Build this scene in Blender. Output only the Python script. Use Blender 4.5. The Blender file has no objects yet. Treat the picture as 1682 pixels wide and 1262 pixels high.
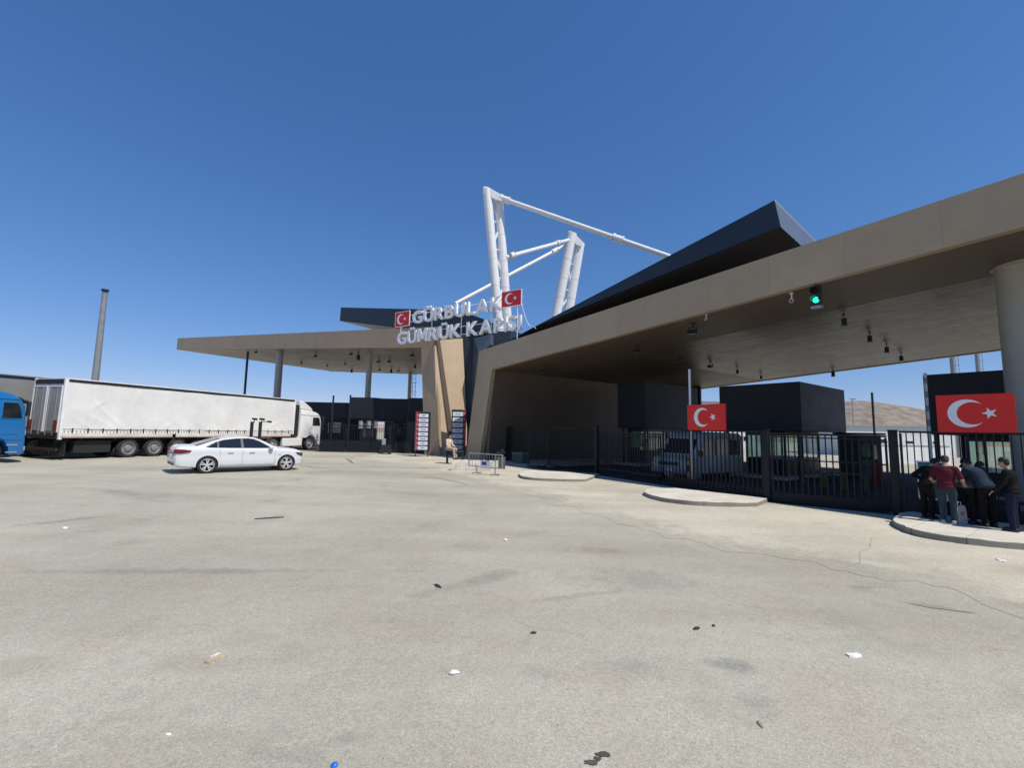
import bpy, bmesh, math, random
from mathutils import Vector, Matrix, noise
random.seed(7)
S = bpy.context.scene
COL = S.collection
R = math.radians

# ------------------------------------------------------------------ camera
FPX, HC, ROLL, SLOPE, EYE = 740.0, 706.0, math.atan(.018), .0135, 2.17
PITCH = math.atan((HC-631)/FPX)
FW = Vector((0, math.cos(PITCH), math.sin(PITCH)))
_u = Vector((0, -math.sin(PITCH), math.cos(PITCH)))
RT = math.cos(ROLL)*Vector((1, 0, 0)) + math.sin(ROLL)*_u
UP = -math.sin(ROLL)*Vector((1, 0, 0)) + math.cos(ROLL)*_u
EYEP = Vector((0, 0, EYE))
cd = bpy.data.cameras.new('camera'); cam = bpy.data.objects.new('camera', cd); COL.objects.link(cam)
M = Matrix((RT, UP, -FW)).transposed().to_4x4(); M.translation = EYEP
cam.matrix_world = M
cd.sensor_fit = 'HORIZONTAL'; cd.sensor_width = 36; cd.lens = FPX/1682*36
cd.clip_start = .1; cd.clip_end = 6000
S.camera = cam
# ------------------------------------------------------------------ sky, sun, exposure
SUN_AZ, SUN_EL = R(-39), R(56)
SUN = Vector((math.cos(SUN_AZ)*math.cos(SUN_EL), math.sin(SUN_AZ)*math.cos(SUN_EL), math.sin(SUN_EL)))
w = bpy.data.worlds.new('World'); S.world = w; w.use_nodes = True
nt = w.node_tree; bg = nt.nodes['Background']
sk = nt.nodes.new('ShaderNodeTexSky'); sk.sky_type = 'NISHITA'; sk.sun_disc = False
sk.sun_elevation = SUN_EL; sk.sun_rotation = math.atan2(SUN.x, SUN.y)
sk.altitude = 0; sk.air_density = 1.0; sk.dust_density = 0; sk.ozone_density = 10
sep = nt.nodes.new('ShaderNodeSeparateColor'); cmb = nt.nodes.new('ShaderNodeCombineColor'); nt.links.new(sk.outputs[0], sep.inputs[0])
for i, (k, g) in enumerate(((.70, 1.03), (.60, .80), (.735, .71))):      # clear upland sky: deeper zenith, softer horizon
    a = nt.nodes.new('ShaderNodeMath'); a.operation = 'MULTIPLY'; a.inputs[1].default_value = .15; nt.links.new(sep.outputs[i], a.inputs[0])
    b = nt.nodes.new('ShaderNodeMath'); b.operation = 'POWER'; b.inputs[1].default_value = g; nt.links.new(a.outputs[0], b.inputs[0])
    c = nt.nodes.new('ShaderNodeMath'); c.operation = 'MULTIPLY'; c.inputs[1].default_value = k*10; nt.links.new(b.outputs[0], c.inputs[0]); nt.links.new(c.outputs[0], cmb.inputs[i])
nt.links.new(cmb.outputs[0], bg.inputs[0]); bg.inputs[1].default_value = .1
sl = bpy.data.lights.new('sun', 'SUN'); sl.energy = 4.5; sl.angle = R(.5); sl.color = (1, .93, .83)
so = bpy.data.objects.new('sun', sl); COL.objects.link(so); so.location = (0, 0, 60)
so.rotation_euler = SUN.to_track_quat('Z', 'Y').to_euler()
S.view_settings.view_transform = 'Standard'; S.view_settings.look = 'None'
S.view_settings.exposure = 0; S.view_settings.gamma = 1
S.cycles.max_bounces = 6

# ------------------------------------------------------------------ photograph-measured points -> world points
def zg(x): return -SLOPE*max(-40, min(40, x))
def ray(x, y): return (FW*FPX + RT*(x-841) + UP*(631-y)).normalized()
def PL(x, y, p, n):
    d = ray(x, y); return EYEP + d*((Vector(p)-EYEP).dot(n)/d.dot(n))
def G(x, y, z=0):
    p = PL(x, y, Vector((0, 0, z)), Vector((SLOPE, 0, 1)))
    return p
def AT(x, y, Y):
    d = ray(x, y); return EYEP + d*(Y/d.y)
def PR(p):
    v = Vector(p)-EYEP; z = v.dot(FW); return (841+FPX*v.dot(RT)/z, 631-FPX*v.dot(UP)/z)
def ZAT(p, y):
    lo, hi = -5, 60
    for _ in range(50):
        m = (lo+hi)/2
        if PR((p[0], p[1], m))[1] > y: lo = m
        else: hi = m
    return lo

# ------------------------------------------------------------------ shared frames
GN = Vector((SLOPE, 0, 1)).normalized()
F0 = G(975, 780); FR = G(1475, 845)
dR = (FR-F0); dR.z = 0; dR.normalize()                 # along the right-hand front, towards the camera side
pR = Vector((-dR.y, dR.x, 0))                          # into the depth of the right-hand wing
L0 = G(709, 748)
dL = Vector((-.86, .51, 0)).normalized(); pL = Vector((-dL.y, dL.x, 0)) * -1
if pL.y < 0: pL = -pL
def FAC(x, y, off=0): return PL(x, y, F0+pR*off, pR)   # on the plane of the right-hand front
def FACL(x, y, off=0): return PL(x, y, L0+pL*off, pL)

# ------------------------------------------------------------------ materials
def mat(name, c, rough=.6, metal=0, var=.08, scale=3, bump=0, bscale=40, emit=0, trans=0, spec=None, stretch=None, coat=0):
    m = bpy.data.materials.new(name); m.use_nodes = True
    n = m.node_tree.nodes; l = m.node_tree.links; b = n['Principled BSDF']
    b.inputs['Roughness'].default_value = rough; b.inputs['Metallic'].default_value = metal
    b.inputs['Base Color'].default_value = (*c, 1)
    if spec is not None: b.inputs['Specular IOR Level'].default_value = spec
    if coat: b.inputs['Coat Weight'].default_value = coat
    tc = n.new('ShaderNodeTexCoord'); src = tc.outputs['Object']
    if stretch:
        mp = n.new('ShaderNodeMapping'); mp.inputs['Scale'].default_value = stretch
        l.new(src, mp.inputs[0]); src = mp.outputs[0]
    if var:
        nz = n.new('ShaderNodeTexNoise'); nz.inputs['Scale'].default_value = scale; nz.inputs['Detail'].default_value = 6
        nz.inputs['Roughness'].default_value = .65
        l.new(src, nz.inputs['Vector'])
        r = n.new('ShaderNodeValToRGB'); r.color_ramp.elements[0].position = .3; r.color_ramp.elements[1].position = .7
        r.color_ramp.elements[0].color = (*[x*(1-var) for x in c], 1); r.color_ramp.elements[1].color = (*[min(1, x*(1+var)) for x in c], 1)
        l.new(nz.outputs['Fac'], r.inputs[0]); l.new(r.outputs[0], b.inputs['Base Color'])
        mr = n.new('ShaderNodeMapRange'); mr.inputs[3].default_value = max(.02, rough-.08); mr.inputs[4].default_value = min(1, rough+.12)
        l.new(nz.outputs['Fac'], mr.inputs[0]); l.new(mr.outputs[0], b.inputs['Roughness'])
    if bump:
        n2 = n.new('ShaderNodeTexNoise'); n2.inputs['Scale'].default_value = bscale; n2.inputs['Detail'].default_value = 4
        l.new(src, n2.inputs['Vector'])
        bp = n.new('ShaderNodeBump'); bp.inputs['Strength'].default_value = bump; bp.inputs['Distance'].default_value = .02
        l.new(n2.outputs['Fac'], bp.inputs['Height']); l.new(bp.outputs[0], b.inputs['Normal'])
    if emit:
        b.inputs['Emission Color'].default_value = (*c, 1); b.inputs['Emission Strength'].default_value = emit
    return m

def panelmat(name, c, vec, period, rough=.45, metal=0, gap=.03, dark=.55, vec2=None, period2=3.0, bump=.3, var=.06, jitter=.08):
    """Cladding: long panels with recessed joints. vec: world direction across the joints."""
    m = mat(name, c, rough, metal, var, 1.2)
    n = m.node_tree.nodes; l = m.node_tree.links; b = n['Principled BSDF']
    geo = n.new('ShaderNodeNewGeometry')
    base = b.inputs['Base Color'].links[0].from_socket
    facs = []; cells = []
    for v, p in ((vec, period),) + (((vec2, period2),) if vec2 else ()):
        dp = n.new('ShaderNodeVectorMath'); dp.operation = 'DOT_PRODUCT'; dp.inputs[1].default_value = Vector(v)/p
        l.new(geo.outputs['Position'], dp.inputs[0])
        fr = n.new('ShaderNodeMath'); fr.operation = 'FRACT'; l.new(dp.outputs['Value'], fr.inputs[0])
        fl = n.new('ShaderNodeMath'); fl.operation = 'FLOOR'; l.new(dp.outputs['Value'], fl.inputs[0]); cells.append(fl)
        lt = n.new('ShaderNodeMath'); lt.operation = 'LESS_THAN'; lt.inputs[1].default_value = gap*min(1, .5/p) if v is vec2 else gap
        l.new(fr.outputs[0], lt.inputs[0]); facs.append(lt)
    f = facs[0]
    if len(facs) > 1:
        mx = n.new('ShaderNodeMath'); mx.operation = 'MAXIMUM'; l.new(facs[0].outputs[0], mx.inputs[0]); l.new(facs[1].outputs[0], mx.inputs[1]); f = mx
    cv = n.new('ShaderNodeCombineXYZ')
    for i, fl in enumerate(cells): l.new(fl.outputs[0], cv.inputs[i])
    wn = n.new('ShaderNodeTexWhiteNoise'); l.new(cv.outputs[0], wn.inputs['Vector'])
    mr = n.new('ShaderNodeMapRange'); mr.inputs[3].default_value = 1-jitter; mr.inputs[4].default_value = 1+jitter; l.new(wn.outputs['Value'], mr.inputs[0])
    hs = n.new('ShaderNodeHueSaturation'); l.new(base, hs.inputs['Color']); l.new(mr.outputs[0], hs.inputs['Value'])
    mix = n.new('ShaderNodeMix'); mix.data_type = 'RGBA'
    l.new(f.outputs[0], mix.inputs[0]); l.new(hs.outputs[0], mix.inputs[6]); mix.inputs[7].default_value = (*[x*dark for x in c], 1)
    l.new(mix.outputs[2], b.inputs['Base Color'])
    bp = n.new('ShaderNodeBump'); bp.invert = True; bp.inputs['Strength'].default_value = bump; bp.inputs['Distance'].default_value = .02
    l.new(f.outputs[0], bp.inputs['Height']); l.new(bp.outputs[0], b.inputs['Normal'])
    return m

def groundmat(name, c1, c2, c3, rough=.9, fine=1.0, crack=True, wear=None, spots=()):
    m = bpy.data.materials.new(name); m.use_nodes = True
    n = m.node_tree.nodes; l = m.node_tree.links; b = n['Principled BSDF']; b.inputs['Roughness'].default_value = rough
    b.inputs['Specular IOR Level'].default_value = .25
    geo = n.new('ShaderNodeNewGeometry'); P = geo.outputs['Position']
    def nz(s, d=5, ro=.6, vec=None):
        t = n.new('ShaderNodeTexNoise'); t.inputs['Scale'].default_value = s; t.inputs['Detail'].default_value = d; t.inputs['Roughness'].default_value = ro
        l.new(vec or P, t.inputs['Vector']); return t.outputs['Fac']
    def ramp(f, a, bb, ca, cb):
        r = n.new('ShaderNodeValToRGB'); r.color_ramp.elements[0].position = a; r.color_ramp.elements[1].position = bb
        r.color_ramp.elements[0].color = (*ca, 1); r.color_ramp.elements[1].color = (*cb, 1); l.new(f, r.inputs[0]); return r.outputs[0]
    def mix(mode, fac, a, bb):
        x = n.new('ShaderNodeMix'); x.data_type = 'RGBA'; x.blend_type = mode
        if isinstance(fac, float): x.inputs[0].default_value = fac
        else: l.new(fac, x.inputs[0])
        l.new(a, x.inputs[6]); l.new(bb, x.inputs[7]); return x.outputs[2]
    base = ramp(nz(.22, 6, .62), .38, .64, c1, c2)
    if wear:                                 # the paler worn surface thins out raggedly towards its edge
        at = n.new('ShaderNodeAttribute'); at.attribute_name = 'wear'
        ad = n.new('ShaderNodeMath'); ad.operation = 'ADD'; l.new(at.outputs['Fac'], ad.inputs[0])
        sb2 = n.new('ShaderNodeMath'); sb2.operation = 'MULTIPLY_ADD'; l.new(nz(2.6, 7, .72), sb2.inputs[0]); sb2.inputs[1].default_value = 2.2; sb2.inputs[2].default_value = -1.1
        l.new(sb2.outputs[0], ad.inputs[1])
        base = mix('MIX', ramp(ad.outputs[0], .3, .75, (0, 0, 0), (1, 1, 1)), base, ramp(nz(.35, 6, .62), .35, .66, *wear))
    mp = n.new('ShaderNodeMapping'); mp.inputs['Rotation'].default_value = (0, 0, R(24)); mp.inputs['Scale'].default_value = (.05, .42, 1); l.new(P, mp.inputs[0])
    streak = ramp(nz(1.1, 6, .6, mp.outputs[0]), .42, .66, (1, 1, 1), (.86, .85, .835))
    base = mix('MULTIPLY', 1.0, base, streak)
    blot = ramp(nz(.8, 4, .55), .57, .72, (1, 1, 1), (.88, .875, .87))
    base = mix('MULTIPLY', 1.0, base, blot)
    stain = ramp(nz(.55, 3, .5), .66, .76, (1, 1, 1), (.80, .81, .83))
    base = mix('MULTIPLY', .8, base, stain)
    med = ramp(nz(9, 5, .7), .3, .7, (.93, .928, .93), (1.06, 1.06, 1.045))
    hue = ramp(nz(.9, 5, .6), .35, .65, (1.02, .993, .985), (.98, 1.008, .995)); base = mix('MULTIPLY', 1.0, base, hue)
    base = mix('MULTIPLY', 1.0, base, med)
    grain = ramp(nz(85, 3, .8), .32, .68, (1-.2*fine,)*3, (1+.17*fine,)*3)
    base = mix('MULTIPLY', 1.0, base, ramp(nz(34, 4, .8), .34, .6, (.80, .79, .78), (1.05, 1.05, 1.05)))
    base = mix('MULTIPLY', 1.0, base, grain)
    if spots:                                # soaked-in stains and tyre marks, each with its own place and shape
        wob = n.new('ShaderNodeTexNoise'); wob.inputs['Scale'].default_value = 3.2; wob.inputs['Detail'].default_value = 6; l.new(P, wob.inputs['Vector'])
        fz = nz(16, 5, .75)
        for (sx, sy, rx, ry, ang_, strg, colr) in spots:
            mp2 = n.new('ShaderNodeMapping'); mp2.vector_type = 'TEXTURE'; mp2.inputs['Location'].default_value = (sx, sy, 0); mp2.inputs['Rotation'].default_value = (0, 0, ang_); mp2.inputs['Scale'].default_value = (rx, ry, 1e4)
            l.new(P, mp2.inputs[0]); ln = n.new('ShaderNodeVectorMath'); ln.operation = 'LENGTH'; l.new(mp2.outputs[0], ln.inputs[0])
            ma = n.new('ShaderNodeMath'); ma.operation = 'MULTIPLY_ADD'; l.new(wob.outputs['Fac'], ma.inputs[0]); ma.inputs[1].default_value = -1.6; l.new(ln.outputs['Value'], ma.inputs[2])
            fm = n.new('ShaderNodeMapRange'); fm.interpolation_type = 'SMOOTHSTEP'; fm.inputs[1].default_value = .25; fm.inputs[2].default_value = -.55; fm.inputs[3].default_value = 0; fm.inputs[4].default_value = strg
            l.new(ma.outputs[0], fm.inputs[0])
            m3 = n.new('ShaderNodeMath'); m3.operation = 'MULTIPLY'; l.new(fm.outputs[0], m3.inputs[0])
            fr2 = n.new('ShaderNodeMapRange'); fr2.inputs[1].default_value = .35; fr2.inputs[2].default_value = .6; fr2.inputs[3].default_value = .35; l.new(fz, fr2.inputs[0]); l.new(fr2.outputs[0], m3.inputs[1])
            cn = n.new('ShaderNodeRGB'); cn.outputs[0].default_value = (*colr, 1)
            base = mix('MIX', m3.outputs[0], base, cn.outputs[0])
    v = n.new('ShaderNodeTexVoronoi'); v.inputs['Scale'].default_value = 55; l.new(P, v.inputs['Vector'])
    sp = ramp(v.outputs['Distance'], .05, .16, (1, 1, 1), (0, 0, 0))
    wn = n.new('ShaderNodeMix'); wn.data_type = 'RGBA'; wn.blend_type = 'MULTIPLY'; wn.inputs[0].default_value = 1
    l.new(sp, wn.inputs[6]); l.new(ramp(nz(14, 2), .6, .64, (0, 0, 0), (.6, .6, .6)), wn.inputs[7])
    pale = n.new('ShaderNodeRGB'); pale.outputs[0].default_value = (*c3, 1)
    base = mix('MIX', wn.outputs[2], base, pale.outputs[0])
    if crack:
        vd = n.new('ShaderNodeVectorMath'); vd.operation = 'ADD'; nd = n.new('ShaderNodeTexNoise'); nd.inputs['Scale'].default_value = .7; nd.inputs['Detail'].default_value = 6
        l.new(P, nd.inputs['Vector']); sc = n.new('ShaderNodeVectorMath'); sc.operation = 'SCALE'; sc.inputs['Scale'].default_value = 2.2
        l.new(nd.outputs['Color'], sc.inputs[0]); l.new(P, vd.inputs[0]); l.new(sc.outputs[0], vd.inputs[1])
        vc = n.new('ShaderNodeTexVoronoi'); vc.feature = 'DISTANCE_TO_EDGE'; vc.inputs['Scale'].default_value = .11; l.new(vd.outputs[0], vc.inputs['Vector'])
        ck = ramp(vc.outputs['Distance'], .0012, .004, (.84, .83, .81), (1, 1, 1))
        gate = ramp(nz(.15, 2), .5, .56, (0, 0, 0), (1, 1, 1))
        base = mix('MULTIPLY', gate, base, ck)
    l.new(base, b.inputs['Base Color'])
    bp = n.new('ShaderNodeBump'); bp.inputs['Strength'].default_value = .45; bp.inputs['Distance'].default_value = .012
    l.new(nz(70, 4, .75), bp.inputs['Height'])
    bp2 = n.new('ShaderNodeBump'); bp2.inputs['Strength'].default_value = .25; bp2.inputs['Distance'].default_value = .08
    l.new(nz(2.2, 5, .6), bp2.inputs['Height']); l.new(bp.outputs[0], bp2.inputs['Normal']); l.new(bp2.outputs[0], b.inputs['Normal'])
    return m

# ------------------------------------------------------------------ mesh builder
class MB:
    def __init__(s): s.v = []; s.f = []; s.m = []
    def add(s, vs, fs, mi=0):
        o = len(s.v); s.v += [Vector(v) for v in vs]
        for f in fs: s.f.append([o+i for i in f]); s.m.append(mi)
        return s
    def box(s, c, size, rot=None, mi=0):
        c = Vector(c); h = Vector(size)/2
        vs = [Vector((x*h.x, y*h.y, z*h.z)) for z in (-1, 1) for y in (-1, 1) for x in (-1, 1)]
        if rot is not None: vs = [rot @ v for v in vs]
        return s.add([c+v for v in vs], [(0, 2, 3, 1), (4, 5, 7, 6), (0, 1, 5, 4), (2, 6, 7, 3), (0, 4, 6, 2), (1, 3, 7, 5)], mi)
    def prism(s, poly, vec, mi=0):
        n = len(poly); poly = [Vector(p) for p in poly]
        back = [p+Vector(vec) for p in poly] if not isinstance(vec, list) else [Vector(p) for p in vec]
        return s.add(poly+back, [tuple(range(n))[::-1], tuple(range(n, 2*n))]+[(i, (i+1) % n, n+(i+1) % n, n+i) for i in range(n)], mi)
    def tube(s, a, b, r, r2=None, n=12, mi=0):
        a, b = Vector(a), Vector(b); r2 = r if r2 is None else r2
        d = (b-a).normalized(); t = d.orthogonal().normalized(); u = d.cross(t)
        vs = []
        for p, rr in ((a, r), (b, r2)):
            vs += [p+(t*math.cos(k*math.tau/n)+u*math.sin(k*math.tau/n))*rr for k in range(n)]
        return s.add(vs, [(i, (i+1) % n, n+(i+1) % n, n+i) for i in range(n)]+[tuple(range(n))[::-1], tuple(range(n, 2*n))], mi)
    def path(s, pts, r, n=8, mi=0):
        for a, b in zip(pts, pts[1:]): s.tube(a, b, r, None, n, mi)
        return s
    def lathe(s, prof, o=(0, 0, 0), axis='z', n=24, mi=0, caps=True):
        o = Vector(o); vs = []
        for r, z in prof:
            for k in range(n):
                a = k*math.tau/n; c, q = math.cos(a)*r, math.sin(a)*r
                vs.append(o+(Vector((c, q, z)) if axis == 'z' else Vector((c, z, q)) if axis == 'y' else Vector((z, c, q))))
        fs = []
        for j in range(len(prof)-1):
            for k in range(n): fs.append((j*n+k, j*n+(k+1) % n, (j+1)*n+(k+1) % n, (j+1)*n+k))
        if caps: fs += [tuple(range(n)), tuple(range((len(prof)-1)*n, len(prof)*n))]
        return s.add(vs, fs, mi)
    def ell(s, c, r, n=12, k=8, rot=None, mi=0):
        c = Vector(c); r = Vector(r) if not isinstance(r, (int, float)) else Vector((r, r, r)); vs = []
        for j in range(1, k):
            for i in range(n):
                t, a = math.pi*j/k, math.tau*i/n
                v = Vector((r.x*math.sin(t)*math.cos(a), r.y*math.sin(t)*math.sin(a), r.z*math.cos(t)))
                vs.append(c+(rot @ v if rot is not None else v))
        top, bot = Vector((0, 0, r.z)), Vector((0, 0, -r.z))
        vs += [c+(rot @ top if rot is not None else top), c+(rot @ bot if rot is not None else bot)]
        fs = [(j*n+i, j*n+(i+1) % n, (j+1)*n+(i+1) % n, (j+1)*n+i) for j in range(k-2) for i in range(n)]
        fs += [((i+1) % n, i, len(vs)-2) for i in range(n)]+[((k-2)*n+i, (k-2)*n+(i+1) % n, len(vs)-1) for i in range(n)]
        return s.add(vs, fs, mi)
    def cap(s, a, b, r1, r2, n=12):          # tapered capsule
        s.tube(a, b, r1, r2, n); s.ell(a, r1, n, 6); s.ell(b, r2, n, 6); return s
    def loft(s, rings, closed=True, mi=0, caps=True):
        n = len(rings[0]); vs = [p for r in rings for p in r]; fs = []
        for j in range(len(rings)-1):
            for i in range(n if closed else n-1):
                fs.append((j*n+i, j*n+(i+1) % n, (j+1)*n+(i+1) % n, (j+1)*n+i))
        if caps: fs += [tuple(range(n))[::-1], tuple(range((len(rings)-1)*n, len(rings)*n))]
        return s.add(vs, fs, mi)
    def build(s, name, mats, parent=None, smooth=35, bevel=0, org=None, fix=True):
        me = bpy.data.meshes.new(name)
        off = Vector(org) if org is not None else (world_off(parent) if parent is not None else Vector((0, 0, 0)))
        me.from_pydata([v-off for v in s.v], [], s.f)
        if not isinstance(mats, (list, tuple)): mats = [mats]
        for m in mats: me.materials.append(m)
        me.polygons.foreach_set('material_index', s.m)
        if fix:
            b = bmesh.new(); b.from_mesh(me); bmesh.ops.recalc_face_normals(b, faces=b.faces); b.to_mesh(me); b.free()
        if smooth:
            me.polygons.foreach_set('use_smooth', [True]*len(me.polygons)); me.set_sharp_from_angle(angle=R(smooth))
        me.update()
        o = bpy.data.objects.new(name, me); COL.objects.link(o)
        if parent is not None: o.parent = parent
        elif org is not None: o.location = off
        if bevel:
            bv = o.modifiers.new('bevel', 'BEVEL'); bv.width = bevel; bv.segments = 2; bv.limit_method = 'ANGLE'; bv.angle_limit = R(40); bv.harden_normals = False
        return o
LOCALS = {}
def world_off(o):
    if o.name in LOCALS: return Vector((0, 0, 0))
    p = Vector((0, 0, 0))
    while o: p += Vector(o.location); o = o.parent
    return p
def tag(o, label=None, cat=None, group=None, kind=None):
    if label: o['label'] = label
    if cat: o['category'] = cat
    if group: o['group'] = group
    if kind: o['kind'] = kind
    return o
def thing(name, label, cat, loc=(0, 0, 0), group=None, local=False, rz=0, normal=None):
    """Empty at the thing's base. local=True: its parts are modelled in its own coordinates."""
    o = bpy.data.objects.new(name, None); COL.objects.link(o); o.location = loc; o.empty_display_size = .3
    if local:
        LOCALS[o.name] = 1
        q = Matrix.Rotation(rz, 4, 'Z')
        if normal is not None: q = Vector((0, 0, 1)).rotation_difference(Vector(normal)).to_matrix().to_4x4() @ q
        o.rotation_euler = q.to_euler()
    return tag(o, label, cat, group)
def sub(mb, name, m, parent, **k):          # part or sub-part in the same coordinates as its thing
    o = mb.build(name, m, parent, org=(ORG(parent)), **k); return o
def ORG(o):
    root = o
    while root.parent: root = root.parent
    return Vector((0, 0, 0)) if root.name in LOCALS else Vector(root.location)
def dup(root, loc=None, rz=None, label=None, group=None):
    def cp(o, par):
        c = o.copy(); COL.objects.link(c)
        if par is not None: c.parent = par
        for ch in o.children: cp(ch, c)
        return c
    r = cp(root, None)
    if root.name in LOCALS: LOCALS[r.name] = 1
    if loc is not None: r.location = loc
    if rz is not None: r.rotation_euler = (0, 0, rz)
    if label: r['label'] = label
    if group: r['group'] = group
    return r
def bake(o):
    dg = bpy.context.evaluated_depsgraph_get(); dg.update()
    me = bpy.data.meshes.new_from_object(o.evaluated_get(dg)); o.modifiers.clear(); o.data = me; return o
def rotz(a): return Matrix.Rotation(a, 3, 'Z')
def poly_z(pts, z): return [Vector((p[0], p[1], z)) for p in pts]

# ------------------------------------------------------------------ materials used all over
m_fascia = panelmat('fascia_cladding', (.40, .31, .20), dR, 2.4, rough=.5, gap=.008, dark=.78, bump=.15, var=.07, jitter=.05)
m_fasciaL = panelmat('fascia_cladding_truck_side', (.36, .275, .185), dL, 2.4, rough=.5, gap=.008, dark=.6, bump=.15, var=.07, jitter=.05)
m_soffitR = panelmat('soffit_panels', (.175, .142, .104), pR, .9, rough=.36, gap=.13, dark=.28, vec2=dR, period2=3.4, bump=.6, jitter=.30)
m_soffitL = panelmat('soffit_panels_truck_side', (.36, .30, .225), pL, 1.0, rough=.42, gap=.13, dark=.35, vec2=dL, period2=3.8, bump=.6, jitter=.22)
for _m in (m_soffitR, m_soffitL): _m.node_tree.nodes['Principled BSDF'].inputs['Specular IOR Level'].default_value = .22
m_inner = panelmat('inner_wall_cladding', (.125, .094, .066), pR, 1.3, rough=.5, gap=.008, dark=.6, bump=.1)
m_tan = panelmat('timber_look_cladding', (.60, .455, .315), Vector((1, .3, 0)), .16, rough=.55, gap=.08, dark=.86, bump=.15, jitter=.05)
m_navy = panelmat('navy_cladding', (.020, .029, .043), dR, 3.0, rough=.38, gap=.006, dark=.5, bump=.1, jitter=.06)
m_navy2 = mat('navy_metal', (.008, .011, .017), .4, 0, .15, 2)
m_under = mat('dark_underside', (.05, .045, .04), .7)
m_conc = mat('concrete', (.50, .475, .42), .85, 0, .12, 2.5, .4, 30)
m_kerbf = panelmat('kerb_face_shade', (.25, .232, .195), dR, .95, rough=.9, gap=.022, dark=.5, bump=.3, var=.2, jitter=.12)  # shaded kerb sides painted darker than the tops
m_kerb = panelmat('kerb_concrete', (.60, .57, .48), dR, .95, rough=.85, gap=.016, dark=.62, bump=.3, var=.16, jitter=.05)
m_col = mat('grey_painted_column', (.38, .37, .32), .5, 0, .05, 1.5)
m_white = mat('white_paint', (.78, .78, .77), .4, 0, .05, 2)
m_steelw = mat('white_steel', (.74, .75, .75), .35, 0, .06, 1.5)
m_lett = mat('letter_white', (.82, .82, .82), .4, 0, .06, 2)
m_red = mat('flag_red', (.62, .015, .022), .45, 0, .05, 3)
m_redb = mat('flag_red_bright', (.70, .014, .008), .45, 0, .05, 3)
m_flagw = mat('flag_white', (.80, .82, .84), .45, 0, .04, 3)
m_booth = panelmat('booth_navy', (.0045, .007, .0115), dR, 1.4, rough=.55, gap=.012, dark=.5, bump=.1, jitter=.12)
m_dark = mat('black_paint', (.016, .018, .022), .42, 0, .15, 4)
m_fence = mat('gate_paint', (.008, .010, .015), .45, 0, .2, 5, spec=.3)
m_rubber = mat('rubber', (.022, .022, .023), .8, 0, .2, 8)
m_void = mat('dark_recess', (.006, .006, .007), .9, 0, 0)
m_chrome = mat('alloy', (.62, .62, .63), .3, .25, .05, 4)
m_steel = mat('galvanised_steel', (.42, .43, .43), .45, .6, .15, 6)
m_glass = mat('tinted_glass', (.012, .016, .022), .06, 0, 0, spec=.8)
m_redlamp = mat('red_lamp', (.16, .010, .011), .2, 0, .1, 10)
m_orange = mat('orange_paint', (.75, .28, .03), .45, 0, .12, 4)
m_yellow = mat('yellow_paint', (.17, .12, .015), .5, 0, .12, 4)
m_grey = mat('grey_plastic', (.30, .31, .32), .5, 0, .1, 4)

# ================================================================== GROUND
def sheet(name, xs, ys, m, dz=0, label=None):
    mb = MB(); vs = [Vector((x, y, zg(x)+dz)) for y in ys for x in xs]; nx = len(xs)
    mb.add(vs, [(j*nx+i, j*nx+i+1, (j+1)*nx+i+1, (j+1)*nx+i) for j in range(len(ys)-1) for i in range(nx-1)])
    o = mb.build(name, m, smooth=0, fix=False); return tag(o, label, None, None, 'structure')
def spot(x, y, rx, ry, strg, colr, x2=None, y2=None):
    p = G(x, y); a = 0.0
    if x2 is not None: q = G(x2, y2); a = math.atan2(q.y-p.y, q.x-p.x); rx = (q-p).length/2; p = (p+q)/2
    return (p.x, p.y, rx, ry, a, strg, colr)
BL, BR, DK = (.20, .205, .205), (.30, .265, .20), (.17, .165, .15)
SPOTS = [spot(1203, 1095, .30, .20, .75, BL), spot(1035, 1095, .34, .20, .5, BL), spot(1245, 1150, .18, .13, .35, BL), spot(1060, 950, .9, .55, .45, BL), spot(892, 1105, .2, .14, .3, BL), spot(570, 1215, .13, .10, .4, BL), spot(480, 1240, .25, .10, .3, BL), spot(990, 905, .5, .3, .4, DK),
         spot(0, 0, 0, .28, .5, BR, 290, 1100, ) if False else spot(330, 1092, .55, .22, .45, BR), spot(205, 1180, .22, .10, .45, BR), spot(20, 1100, .5, .3, .35, BR), spot(1240, 1192, .10, .06, .5, BR), spot(420, 1050, .7, .25, .3, BR),
         spot(-40, 872, 0, .22, .55, DK, 230, 842), spot(-60, 940, 0, .16, .5, DK, 640, 938), spot(640, 990, 0, .2, .35, DK, 900, 930), spot(760, 960, 0, .22, .4, DK, 860, 930), spot(845, 992, 0, .10, .4, DK, 1060, 966), spot(1385, 965, 0, .12, .45, DK, 1460, 966), spot(1484, 990, 0, .10, .55, DK, 1605, 1008),
         spot(150, 800, 0, .4, .3, DK, 300, 830), spot(80, 800, 0, .5, .25, DK, 520, 830), spot(560, 800, 0, .5, .25, DK, 760, 820)]
m_earth = groundmat('dry_earth', (.30, .245, .17), (.38, .31, .22), (.5, .45, .36), crack=False)
m_yard = groundmat('dusty_asphalt', (.418, .398, .326), (.51, .49, .405), (.70, .67, .59), fine=1.5, spots=SPOTS)
m_apron = groundmat('worn_concrete', (.418, .398, .326), (.51, .49, .405), (.74, .71, .63), fine=1.9, wear=((.52, .486, .395), (.63, .594, .485)), spots=SPOTS)
m_lane = groundmat('lane_asphalt_and_shade', (.045, .047, .05), (.062, .063, .064), (.12, .12, .12), crack=False)
sheet('ground', [-3000, -40, 40, 3000], [-400, 4000], m_earth, -.03, 'dry earth reaching to the horizon')
sheet('yard', [-160, -40, 40, 160], [-40, 150], m_yard, 0, 'pale dusty asphalt yard before the border gate')
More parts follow.
